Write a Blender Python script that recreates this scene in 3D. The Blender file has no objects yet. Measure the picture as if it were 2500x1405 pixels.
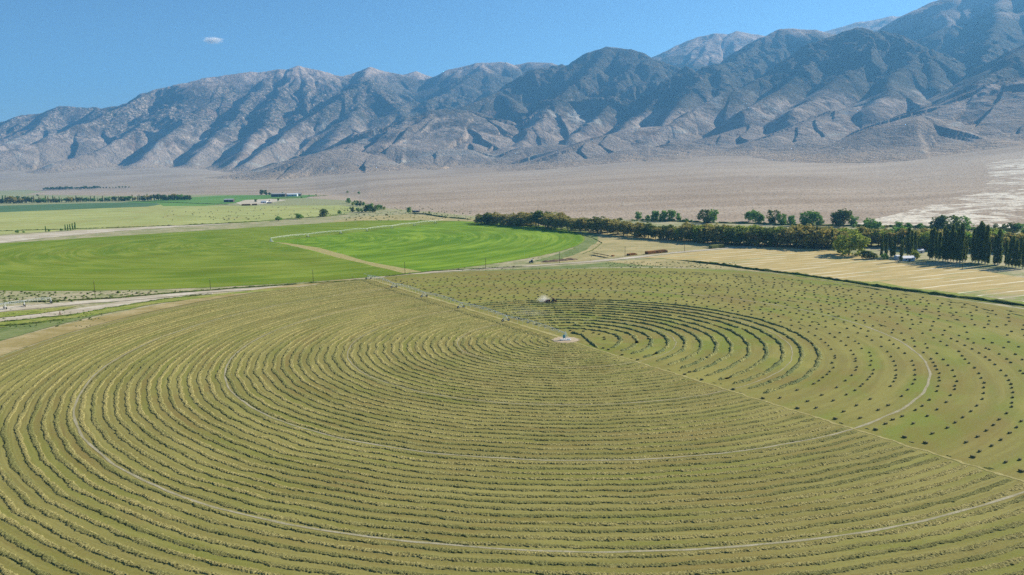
import bpy, bmesh, math, random
import numpy as np
from mathutils import Vector, Matrix

# ------------------------------------------------------------------ camera
SC = bpy.context.scene
COL = SC.collection
H = 90.0
F, PITCH, ROLL = 1860.34, math.radians(8.7827), math.radians(-1.01723)
cp, sp, cr, sr = math.cos(PITCH), math.sin(PITCH), math.cos(ROLL), math.sin(ROLL)
RIGHT = Vector((1, 0, 0)); FWD = Vector((0, cp, -sp)); UP = Vector((0, sp, cp))
cam_d = bpy.data.cameras.new('camera'); cam = bpy.data.objects.new('camera', cam_d); COL.objects.link(cam)
X = cr * RIGHT + sr * UP; Y = -sr * RIGHT + cr * UP; Z = -FWD
M = Matrix((X, Y, Z)).transposed().to_4x4(); M.translation = Vector((0, 0, H))
cam.matrix_world = M
cam_d.sensor_width = 36; cam_d.lens = 36 * F / 2500; cam_d.clip_start = 1; cam_d.clip_end = 120000
SC.camera = cam

# ------------------------------------------------------------------ light
SUN_AZ, SUN_EL = 28.0, 30.0          # degrees, azimuth counted from +x towards +y
W = bpy.data.worlds.new("World"); SC.world = W; W.use_nodes = True
wn = W.node_tree; wn.nodes.clear()
sky = wn.nodes.new('ShaderNodeTexSky'); sky.sky_type = 'NISHITA'; sky.sun_disc = False
sky.sun_elevation = math.radians(SUN_EL); sky.sun_rotation = math.radians(90 - SUN_AZ)
sky.altitude = 1400; sky.air_density = 1.35; sky.dust_density = 0.12; sky.ozone_density = 8.5
bg = wn.nodes.new('ShaderNodeBackground'); bg.inputs[1].default_value = 0.054
wo = wn.nodes.new('ShaderNodeOutputWorld')
wn.links.new(sky.outputs[0], bg.inputs[0]); wn.links.new(bg.outputs[0], wo.inputs[0])
sd = bpy.data.lights.new('sun', 'SUN'); so = bpy.data.objects.new('sun', sd); COL.objects.link(so)
sd.energy = 5.0; sd.angle = math.radians(0.5); sd.color = (1.0, 0.90, 0.74)
ea, ee = math.radians(SUN_AZ), math.radians(SUN_EL)
SUN = Vector((math.cos(ee) * math.cos(ea), math.cos(ee) * math.sin(ea), math.sin(ee)))
so.rotation_euler = (-SUN).to_track_quat('-Z', 'Y').to_euler()
so.location = (0, 0, 4000)
SC.view_settings.view_transform = 'Standard'; SC.view_settings.look = 'None'
SC.view_settings.exposure = 0.97; SC.view_settings.gamma = 1; SC.view_settings.use_curve_mapping = False
SC.cycles.use_denoising = False
SC.cycles.max_bounces = 5; SC.cycles.volume_bounces = 1; SC.cycles.transparent_max_bounces = 12
SC.cycles.volume_step_rate = 4

rng = np.random.default_rng(11); random.seed(5)

# ------------------------------------------------------------------ helpers
def ray(px, py):
    x = (px - 1250) / F; y = -(py - 702.5) / F
    x, y = cr * x - sr * y, sr * x + cr * y
    return np.array([x, cp + y * sp, -sp + y * cp])
def G(px, py, z=0.0):
    """point of the level ground seen in direction (px, py)"""
    d = ray(px, py); t = (z - H) / d[2]
    return np.array([d[0] * t, d[1] * t])
def at_dist(px, py, dist):
    d = ray(px, py); k = dist / math.hypot(d[0], d[1])
    return np.array([d[0] * k, d[1] * k, H + d[2] * k])
def project(P):
    P = np.atleast_2d(P); q = P - np.array([0, 0, H])
    xr = q[:, 0]; f = q[:, 1] * cp - q[:, 2] * sp; u = q[:, 1] * sp + q[:, 2] * cp
    f = np.where(f < 1, 1e-3, f)
    a = xr / f; b = u / f
    x = cr * a + sr * b; y = -sr * a + cr * b
    return 1250 + F * x, 702.5 - F * y
def seen(P, m=500, low=1750):
    q = np.atleast_2d(P); x, y = project(q)
    return (x > -m) & (x < 2500 + m) & (y < low) & (q[:, 1] > 20)

_perm = np.random.default_rng(3).permutation(512)
_perm = np.concatenate([_perm, _perm, _perm]).astype(np.int64)
_ga = np.random.default_rng(4).random(512) * 2 * np.pi
_gx, _gy = np.cos(_ga), np.sin(_ga)
def pn(x, y, s=0):
    x = np.asarray(x, float); y = np.asarray(y, float)
    xi = np.floor(x).astype(np.int64); yi = np.floor(y).astype(np.int64)
    fx = x - xi; fy = y - yi
    u = fx * fx * fx * (fx * (fx * 6 - 15) + 10); v = fy * fy * fy * (fy * (fy * 6 - 15) + 10)
    def g(ix, iy, dx, dy):
        h = _perm[(_perm[(ix + s * 17) & 511] + iy + s * 5) & 511]
        return _gx[h] * dx + _gy[h] * dy
    a = g(xi, yi, fx, fy); b = g(xi + 1, yi, fx - 1, fy)
    c = g(xi, yi + 1, fx, fy - 1); d = g(xi + 1, yi + 1, fx - 1, fy - 1)
    return ((a * (1 - u) + b * u) * (1 - v) + (c * (1 - u) + d * u) * v) * 1.5
def fbm(x, y, o=4, s=0, gain=.5):
    t = 0; a = 1
    for i in range(o):
        t = t + a * pn(x * 2 ** i, y * 2 ** i, s + i); a *= gain
    return t
def ridged(x, y, o=4, s=0):
    t = 0; a = 1
    for i in range(o):
        t = t + a * (1 - 2 * np.abs(pn(x * 2 ** i, y * 2 ** i, s + i))); a *= .5
    return t / 2
def sstep(a, b, x):
    t = np.clip((x - a) / (b - a), 0, 1); return t * t * (3 - 2 * t)

def mesh_np(name, V, Fq, mats=(), smooth=False):
    """V n x 3, Fq list/array of quads or tris (uniform arity)"""
    V = np.asarray(V, np.float32); Fq = np.asarray(Fq, np.int32)
    me = bpy.data.meshes.new(name); n = Fq.shape[1]
    me.vertices.add(len(V)); me.vertices.foreach_set('co', V.ravel())
    me.loops.add(Fq.size); me.loops.foreach_set('vertex_index', Fq.ravel())
    me.polygons.add(len(Fq)); me.polygons.foreach_set('loop_start', np.arange(0, Fq.size, n, dtype=np.int32))
    me.polygons.foreach_set('loop_total', np.full(len(Fq), n, np.int32))
    if smooth: me.polygons.foreach_set('use_smooth', np.ones(len(Fq), bool))
    for m in mats: me.materials.append(m)
    me.update(calc_edges=True); me.validate()
    return me
def grid_faces(nr, nc, off=0):
    i = np.arange(nr - 1)[:, None] * nc + np.arange(nc - 1)[None, :] + off
    return np.stack([i, i + 1, i + 1 + nc, i + nc], -1).reshape(-1, 4)

def link(name, me, parent=None, loc=(0, 0, 0)):
    o = bpy.data.objects.new(name, me); COL.objects.link(o); o.location = loc
    if parent: o.parent = parent
    return o
def tag(o, label=None, cat=None, group=None, kind=None):
    if label: o['label'] = label
    if cat: o['category'] = cat
    if group: o['group'] = group
    if kind: o['kind'] = kind
    return o
def empty(name, loc, rz=0, label=None, cat=None, group=None):
    o = bpy.data.objects.new(name, None); COL.objects.link(o); o.location = loc; o.rotation_euler = (0, 0, rz)
    o.empty_display_size = 1
    return tag(o, label, cat, group)
def copy_tree(o, parent=None):
    c = o.copy(); COL.objects.link(c); c.parent = parent
    for ch in list(o.children): copy_tree(ch, c)
    return c
ONES = ['first', 'second', 'third', 'fourth', 'fifth', 'sixth', 'seventh', 'eighth', 'ninth', 'tenth', 'eleventh', 'twelfth',
        'thirteenth', 'fourteenth', 'fifteenth', 'sixteenth', 'seventeenth', 'eighteenth', 'nineteenth']
TENS = {2: ('twentieth', 'twenty'), 3: ('thirtieth', 'thirty'), 4: ('fortieth', 'forty'), 5: ('fiftieth', 'fifty'), 6: ('sixtieth', 'sixty'),
        7: ('seventieth', 'seventy'), 8: ('eightieth', 'eighty'), 9: ('ninetieth', 'ninety')}
def nth(i):
    if i < 20: return ONES[i - 1]
    a, b = divmod(i, 10)
    return TENS[a][0] if b == 0 else TENS[a][1] + '-' + ONES[b - 1]

class MB:
    """collects simple solids into one mesh"""
    def __init__(s): s.v = []; s.f = []
    def add(s, V, Fs):
        o = len(s.v); s.v += [tuple(p) for p in V]; s.f += [tuple(i + o for i in f) for f in Fs]; return s
    def box(s, c, d, rz=0, taper=1.0):
        x, y, z = d[0] / 2, d[1] / 2, d[2] / 2; V = []
        for k, (a, b, e) in enumerate([(-1, -1, -1), (1, -1, -1), (1, 1, -1), (-1, 1, -1), (-1, -1, 1), (1, -1, 1), (1, 1, 1), (-1, 1, 1)]):
            t = taper if e > 0 else 1
            p = Vector((a * x * t, b * y * t, e * z)); p.rotate(Matrix.Rotation(rz, 3, 'Z')); V.append(p + Vector(c))
        return s.add(V, [(3, 2, 1, 0), (4, 5, 6, 7), (0, 1, 5, 4), (1, 2, 6, 5), (2, 3, 7, 6), (3, 0, 4, 7)])
    def bar(s, a, b, r, n=5, r2=None):
        a = Vector(a); b = Vector(b); r2 = r if r2 is None else r2
        q = (b - a).to_track_quat('Z', 'Y'); V = []
        for k, (p, rr) in enumerate(((a, r), (b, r2))):
            for i in range(n):
                t = 2 * math.pi * i / n; w = Vector((math.cos(t) * rr, math.sin(t) * rr, 0)); w.rotate(q); V.append(p + w)
        Fs = [(i, (i + 1) % n, n + (i + 1) % n, n + i) for i in range(n)] + [tuple(range(n - 1, -1, -1)), tuple(range(n, 2 * n))]
        return s.add(V, Fs)
    def path(s, pts, r, n=5):
        for a, b in zip(pts[:-1], pts[1:]): s.bar(a, b, r, n)
        return s
    def wheel(s, c, axis, R, w, n=14, hub=0.0):
        a = Vector(c) - Vector(axis).normalized() * w / 2; b = Vector(c) + Vector(axis).normalized() * w / 2
        return s.bar(a, b, R, n)
    def build(s, name, m, parent=None, loc=(0, 0, 0), bevel=0):
        me = bpy.data.meshes.new(name); me.from_pydata(s.v, [], s.f); me.update()
        if bevel:
            bm = bmesh.new(); bm.from_mesh(me)
            bmesh.ops.bevel(bm, geom=bm.edges[:], offset=bevel, segments=2, profile=.6, affect='EDGES')
            bm.to_mesh(me); bm.free()
        for mm in (m if isinstance(m, (list, tuple)) else [m]): me.materials.append(mm)
        return link(name, me, parent, loc)

# ------------------------------------------------------------------ materials
class NT:
    def __init__(s, name):
        s.m = bpy.data.materials.new(name); s.m.use_nodes = True; s.t = s.m.node_tree; s.t.nodes.clear()
        s.out = s.n('ShaderNodeOutputMaterial')
    def n(s, ty, **k):
        o = s.t.nodes.new(ty)
        for a, b in k.items(): setattr(o, a, b)
        return o
    def l(s, a, b): s.t.links.new(a, b)
    def setin(s, sock, v):
        if hasattr(v, 'is_output') or isinstance(v, bpy.types.NodeSocket): s.l(v, sock)
        elif isinstance(v, (tuple, list)) and len(v) == 3 and sock.type == 'RGBA': sock.default_value = (*v, 1)
        else: sock.default_value = v
    def math(s, op, a, b=0.0, c=0.0, clamp=False):
        o = s.n('ShaderNodeMath', operation=op, use_clamp=clamp); s.setin(o.inputs[0], a); s.setin(o.inputs[1], b); s.setin(o.inputs[2], c); return o.outputs[0]
    def obj(s): return s.n('ShaderNodeTexCoord').outputs['Object']
    def pos(s): return s.n('ShaderNodeNewGeometry').outputs['Position']
    def sep(s, v): o = s.n('ShaderNodeSeparateXYZ'); s.l(v, o.inputs[0]); return o.outputs
    def comb(s, x, y, z=0.0):
        o = s.n('ShaderNodeCombineXYZ')
        for i, v in enumerate((x, y, z)): s.setin(o.inputs[i], v)
        return o.outputs[0]
    def noise(s, v, scale=1.0, detail=3.0, rough=.55, dist=0.0):
        o = s.n('ShaderNodeTexNoise'); s.l(v, o.inputs['Vector']); o.inputs['Scale'].default_value = scale
        o.inputs['Detail'].default_value = detail; o.inputs['Roughness'].default_value = rough; o.inputs['Distortion'].default_value = dist
        return o.outputs[0]
    def mix(s, f, a, b, mode='MIX'):
        o = s.n('ShaderNodeMix', data_type='RGBA', blend_type=mode); s.setin(o.inputs[0], f); s.setin(o.inputs[6], a); s.setin(o.inputs[7], b); return o.outputs[2]
    def ramp(s, f, lo, hi):
        o = s.n('ShaderNodeMapRange'); o.interpolation_type = 'SMOOTHSTEP'; s.setin(o.inputs[0], f); o.inputs[1].default_value = lo; o.inputs[2].default_value = hi
        return o.outputs[0]
    def bump(s, h, strength=.5, dist=1.0):
        o = s.n('ShaderNodeBump'); s.l(h, o.inputs['Height']); o.inputs['Strength'].default_value = strength; o.inputs['Distance'].default_value = dist
        return o.outputs[0]
    def finish(s, col, rough=.9, normal=None, spec=.15, metal=0.0):
        b = s.n('ShaderNodeBsdfPrincipled'); s.setin(b.inputs['Base Color'], col); s.setin(b.inputs['Roughness'], rough)
        b.inputs['Specular IOR Level'].default_value = spec; b.inputs['Metallic'].default_value = metal
        if normal is not None: s.l(normal, b.inputs['Normal'])
        s.l(b.outputs[0], s.out.inputs[0]); return s.m

def simple(name, col, rough=.7, var=.25, scale=2.0, metal=0.0, spec=.3):
    t = NT(name); n = t.noise(t.obj(), scale, 4)
    c = t.mix(t.ramp(n, .3, .7), tuple(x * (1 - var) for x in col), tuple(min(1, x * (1 + var)) for x in col))
    return t.finish(c, rough, None, spec, metal)

def polar(t, fr=1.0, ft=1.0, wob=2.5):
    """vector (r*fr, theta*ft, 0) about the object's own origin: marks left by machines circling the pivot"""
    v = t.obj(); x, y, z = t.sep(v)
    r = t.n('ShaderNodeVectorMath', operation='LENGTH'); t.l(t.comb(x, y), r.inputs[0])
    w = t.noise(v, .02, 2); r_ = t.math('ADD', r.outputs['Value'], t.math('MULTIPLY', t.math('SUBTRACT', w, .5), wob))
    th = t.math('ARCTAN2', y, x)
    # unwrap without a seam: use cos/sin of the angle
    return r_, t.comb(t.math('MULTIPLY', r_, fr), t.math('MULTIPLY', t.math('COSINE', th), ft), t.math('MULTIPLY', t.math('SINE', th), ft)), v

def field_mat(name, a, b, c, patch=.012, streak=.55, ft=2.0, dark=.0):
    t = NT(name); r, pv, v = polar(t, streak, ft)
    s1 = t.noise(pv, 1.0, 4, .65)
    pv2 = t.n('ShaderNodeVectorMath', operation='MULTIPLY'); t.l(pv, pv2.inputs[0]); pv2.inputs[1].default_value = (.22, 1.2, 1.2)
    s2 = t.noise(pv2.outputs[0], 1.0, 3, .5)
    big = t.noise(v, patch, 4, .6)
    fine = t.noise(v, 1.3, 3, .7)
    pv3 = t.n('ShaderNodeVectorMath', operation='MULTIPLY'); t.l(pv, pv3.inputs[0]); pv3.inputs[1].default_value = (.11, 1.6, 1.6)
    band = t.noise(pv3.outputs[0], 1.0, 4, .6, .4)
    col = t.mix(t.ramp(s1, .38, .64), a, b)
    col = t.mix(t.math('MULTIPLY', t.ramp(t.math('ADD', t.math('MULTIPLY', s2, .6), t.math('MULTIPLY', big, .4)), .46, .62), .85), col, c)
    col = t.mix(t.math('MULTIPLY', t.ramp(fine, .35, .75), .35), col, tuple(x * 1.35 for x in b))
    col = t.mix(t.math('MULTIPLY', t.ramp(t.noise(v, .45, 3, .6), .5, .8), .3), col, tuple(x * .6 for x in a))
    col = t.mix(t.math('MULTIPLY', t.ramp(band, .50, .66), .38), col, (a[0] * 1.05, a[1] * .80, a[2] * .9))
    col = t.mix(t.math('MULTIPLY', t.ramp(t.math('SUBTRACT', 1.0, band), .52, .66), .45), col, tuple(x * 1.25 for x in b))
    nb = t.bump(t.math('ADD', fine, t.math('MULTIPLY', s1, 1.2)), .55, .12)
    return t.finish(col, .95, nb, .05)

def patch_mat(name, a, b, c, s1=.05, s2=.3, stretch=(1, 1, 1), bump=.3):
    t = NT(name); mp = t.n('ShaderNodeMapping'); t.l(t.pos(), mp.inputs[0]); mp.inputs['Scale'].default_value = stretch
    v = mp.outputs[0]
    n1 = t.noise(v, s1, 5, .6, .4); n2 = t.noise(v, s2, 4, .7); n3 = t.noise(v, s2 * 5, 2, .6)
    col = t.mix(t.ramp(n1, .40, .6), a, b); col = t.mix(t.math('MULTIPLY', t.ramp(n2, .5, .68), .8), col, c)
    col = t.mix(t.math('MULTIPLY', t.ramp(n3, .5, .7), .3), col, tuple(x * .5 for x in a))
    return t.finish(col, .95, t.bump(t.math('ADD', n2, n3), bump, .4), .05)

M_ = {}
M_['stubble'] = field_mat('mown_stubble', (.180, .160, .050), (.236, .218, .070), (.160, .175, .038), streak=.6)
M_['baled'] = field_mat('baled_stubble', (.185, .170, .05), (.23, .215, .062), (.145, .19, .030), patch=.018, streak=.30)
M_['alfalfa'] = field_mat('green_alfalfa', (.085, .185, .008), (.195, .29, .028), (.058, .15, .004), patch=.006, streak=.26, ft=2.5)
M_['alfalfa_dull'] = field_mat('older_alfalfa', (.105, .175, .010), (.20, .245, .036), (.078, .155, .008), patch=.006, streak=.22, ft=2.5)
M_['cut_far'] = field_mat('pale_green_cut', (.29, .32, .105), (.34, .36, .14), (.24, .28, .09), patch=.003, streak=.04, ft=3)
M_['teal'] = patch_mat('dark_green_crop', (.07, .135, .06), (.085, .16, .075), (.10, .17, .08), .01, .05, (1, .3, 1))
M_['green_far'] = patch_mat('green_crop', (.09, .20, .04), (.12, .24, .055), (.16, .25, .08), .006, .03, (1, .3, 1))
M_['dry'] = patch_mat('dry_pasture', (.42, .35, .175), (.31, .275, .13), (.20, .22, .09), .035, .16, (.6, 1, 1))
M_['weedy'] = patch_mat('weedy_pasture', (.25, .265, .12), (.40, .355, .225), (.11, .15, .05), .05, .13, (.6, 1, 1), .8)
M_['grass'] = patch_mat('roadside_grass', (.21, .26, .05), (.31, .31, .09), (.07, .12, .02), .08, .3, (.5, 1, 1), .8)
M_['dirt'] = patch_mat('pale_dirt', (.42, .37, .275), (.56, .51, .41), (.31, .28, .18), .05, .22, (.4, 1, 1), .5)
M_['tan'] = patch_mat('tan_strip', (.29, .235, .09), (.40, .33, .17), (.26, .23, .09), .05, .3, (.5, 1, 1))
M_['manure'] = patch_mat('brown_soil', (.13, .09, .062), (.17, .125, .09), (.10, .075, .055), .2, 1.0)
M_['straw'] = patch_mat('straw_litter', (.32, .285, .11), (.38, .34, .145), (.24, .225, .08), .2, 1.2)
M_['bare'] = patch_mat('bare_track', (.30, .275, .17), (.37, .34, .235), (.22, .215, .11), .1, .9)
M_['pad'] = patch_mat('pivot_dirt', (.42, .33, .22), (.48, .40, .28), (.33, .29, .17), .2, 1.0)
M_['weed_soil'] = patch_mat('weed_strip', (.12, .17, .05), (.19, .23, .085), (.28, .28, .14), .08, .35, (.5, 1, 1))

def yellow_mat():
    """cut grain field with pale dry border ridges a few metres apart"""
    t = NT('yellow_stubble'); v = t.pos()
    mp = t.n('ShaderNodeMapping'); t.l(v, mp.inputs[0]); mp.inputs['Rotation'].default_value = (0, 0, math.radians(-YROT))
    w = mp.outputs[0]; x, y, z = t.sep(w)
    y2 = t.math('ADD', y, t.math('MULTIPLY', t.noise(v, .02, 2), 6.0))
    fr = t.math('FRACT', t.math('DIVIDE', y2, 13.5))
    line = t.math('SUBTRACT', 1.0, t.ramp(t.math('ABSOLUTE', t.math('SUBTRACT', fr, .5)), .035, .075))
    st = t.n('ShaderNodeMapping'); t.l(w, st.inputs[0]); st.inputs['Scale'].default_value = (.25, 1, 1)
    brk = t.ramp(t.noise(st.outputs[0], .07, 3), .46, .56)
    n1 = t.noise(st.outputs[0], .12, 5, .65); n2 = t.noise(st.outputs[0], .6, 3, .7); g = t.noise(v, .012, 3, .5)
    col = t.mix(t.ramp(n1, .35, .65), (.46, .36, .16), (.36, .29, .125))
    col = t.mix(t.math('MULTIPLY', t.ramp(n2, .5, .7), .6), col, (.33, .27, .10))
    xx, yy, zz = t.sep(v)
    # greener, wetter ground towards the near right corner and along the ditch
    gg = t.math('ADD', g, t.math('MULTIPLY', t.math('SUBTRACT', 585.0, yy), .0022))
    col = t.mix(t.math('MULTIPLY', t.ramp(gg, .56, .70), .85), col, t.mix(t.ramp(n1, .4, .6), (.15, .22, .05), (.34, .29, .20)))
    lc = t.mix(t.math('MULTIPLY', line, t.math('ADD', t.math('MULTIPLY', brk, .75), .15)), col, (.74, .70, .55))
    gl = t.math('SUBTRACT', 1.0, t.ramp(t.math('ABSOLUTE', t.math('SUBTRACT', fr, .38)), .03, .12))
    lc = t.mix(t.math('MULTIPLY', gl, t.math('MULTIPLY', t.ramp(t.noise(st.outputs[0], .03, 2), .55, .62), .8)), lc, (.10, .19, .04))
    return t.finish(lc, .95, t.bump(n2, .3, .3), .05)

def hay_mat(name, a, b, c, scale=2.2, rows=False):
    t = NT(name); v = t.obj(); n = t.noise(v, scale, 4, .75); f = t.noise(v, scale * 4, 2, .7)
    if rows: r, pv, v2 = polar(t, .16, 2.2, .3); big = t.noise(pv, 1.3, 5, .62)
    else: big = t.noise(v, .06, 3, .6)
    col = t.mix(t.ramp(n, .38, .62), a, b); col = t.mix(t.math('MULTIPLY', t.ramp(big, .42, .60), .85), col, t.mix(t.ramp(n, .4, .6), tuple(x * .55 for x in c), c))
    col = t.mix(t.math('MULTIPLY', t.ramp(f, .5, .7), .5), col, tuple(x * 1.25 for x in b))
    return t.finish(col, .95, t.bump(t.math('ADD', n, f), .9, .18), .05)
M_['hay'] = hay_mat('cut_hay', (.125, .115, .034), (.40, .36, .145), (.15, .17, .055), rows=True)
M_['hay_fresh'] = hay_mat('cut_hay_green', (.10, .12, .035), (.34, .33, .13), (.14, .19, .08))
M_['bale'] = hay_mat('baled_hay', (.15, .145, .065), (.28, .26, .125), (.12, .12, .05), 3.0)
M_['bale_brown'] = hay_mat('weathered_bale', (.24, .11, .04), (.36, .18, .07), (.18, .09, .035), 1.5)
M_['bale_green'] = hay_mat('green_bale', (.12, .15, .045), (.20, .22, .08), (.08, .10, .03), 1.5)
M_['weeds'] = hay_mat('ditch_weeds', (.045, .075, .015), (.12, .17, .035), (.07, .09, .03), .8)
M_['galv'] = simple('galvanised_steel', (.62, .66, .66), .5, .12, 1.0, .0, .5)
M_['white'] = simple('white_paint', (.78, .80, .78), .5, .08, 1.0)
M_['dropw'] = simple('pale_hose', (.70, .70, .60), .6, .1)
M_['rubber'] = simple('black_rubber', (.018, .017, .016), .85, .3)
M_['teal_box'] = simple('teal_box', (.10, .33, .38), .5, .15)
M_['concrete'] = simple('concrete', (.52, .50, .46), .9, .15, 1.0)
M_['wood'] = simple('dark_pole_wood', (.06, .042, .03), .9, .3)
M_['redp'] = simple('dark_red_paint', (.16, .030, .018), .45, .2)
M_['tanp'] = simple('dusty_tan_paint', (.48, .42, .28), .6, .15)
M_['glass'] = simple('dark_cab_glass', (.02, .025, .03), .15, .2, 1, 0, .6)
M_['bluep'] = simple('blue_paint', (.05, .16, .36), .4, .15)
M_['panel'] = simple('dark_blue_sheet', (.045, .055, .12), .45, .1)
M_['roofw'] = simple('pale_metal_roof', (.66, .68, .70), .5, .1)
M_['roofg'] = simple('grey_metal_roof', (.34, .35, .36), .6, .15)
M_['walld'] = simple('dark_timber_wall', (.07, .06, .055), .9, .25)
M_['wallb'] = simple('pale_blue_siding', (.46, .54, .62), .8, .08)
M_['wallw'] = simple('white_siding', (.68, .68, .66), .8, .08)
M_['rust'] = simple('rusty_steel', (.22, .11, .07), .8, .3)
M_['bark'] = simple('bark', (.13, .10, .075), .95, .3)
M_['bark_w'] = simple('whitewashed_bark', (.50, .47, .40), .95, .15)

def leaf_mat(name, a, b, c, trans=.35):
    t = NT(name); g = t.n('ShaderNodeNewGeometry'); rnd = g.outputs['Random Per Island']
    n = t.noise(t.obj(), .35, 3, .6)
    col = t.mix(t.ramp(rnd, .1, .9), a, b); col = t.mix(t.ramp(n, .5, .66), col, c)
    d = t.n('ShaderNodeBsdfDiffuse'); t.l(col, d.inputs[0]); tr = t.n('ShaderNodeBsdfTranslucent'); t.l(col, tr.inputs[0])
    mx = t.n('ShaderNodeMixShader'); mx.inputs[0].default_value = trans
    t.l(d.outputs[0], mx.inputs[1]); t.l(tr.outputs[0], mx.inputs[2]); t.l(mx.outputs[0], t.out.inputs[0]); return t.m
M_['leaf_olive'] = leaf_mat('olive_foliage', (.22, .215, .06), (.48, .42, .13), (.50, .37, .11))
M_['leaf_green'] = leaf_mat('green_foliage', (.11, .22, .045), (.28, .46, .09), (.18, .33, .06))
M_['leaf_dark'] = leaf_mat('dark_foliage', (.065, .10, .025), (.21, .26, .06), (.11, .16, .035))
M_['leaf_lime'] = leaf_mat('yellow_green_foliage', (.20, .27, .04), (.42, .46, .09), (.28, .34, .06))

# ------------------------------------------------------------------ terrain: valley floor, alluvial fan, mountains
B_PX = [(-1500, 484), (-900, 478), (0, 467), (300, 469), (500, 475), (770, 471), (900, 492), (1000, 505), (1150, 522), (1500, 528), (1800, 538), (2200, 545),
        (2500, 555), (3100, 585), (3700, 620)]
F_PX = [(-1500, 395, 11.5), (-700, 392, 11.0), (0, 395, 10.5), (300, 402, 9.6), (600, 428, 6.6), (900, 408, 6.4), (1250, 402, 6.0), (1500, 388, 5.4),
        (1750, 372, 5.2), (1950, 372, 5.0), (2150, 378, 4.6), (2500, 342, 4.4), (3100, 300, 4.0), (3700, 270, 4.0)]
def azof(p): return math.atan2(p[0], p[1])
_b = [(azof(G(*p)), float(np.hypot(*G(*p)))) for p in B_PX]
_f = [(azof(at_dist(a, b, c * 1000)), c * 1000, at_dist(a, b, c * 1000)[2]) for a, b, c in F_PX]
bA, bD = np.array(_b).T; fA, fD, fZ = np.array(_f).T
def smooth_interp(a, A, V):
    return (np.interp(a - .025, A, V) + np.interp(a, A, V) * 2 + np.interp(a + .025, A, V)) / 4
def fan(x, y):
    a = np.arctan2(x, y); d = np.hypot(x, y)
    d0 = smooth_interp(a, bA, bD); d1 = smooth_interp(a, fA, fD); z1 = smooth_interp(a, fA, fZ)
    t = (d - d0) / np.maximum(d1 - d0, 800)
    tc = np.clip(t, 0, None)
    z = np.where(tc < 1, z1 * tc ** 1.3, z1 * (1 + (np.minimum(tc, 3) - 1) * .5))
    w = np.clip(t * 4, 0, 1)
    return z + w * (fbm(x / 700, y / 700, 3, 7) * 5 * np.clip(t, 0, 1))

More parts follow.
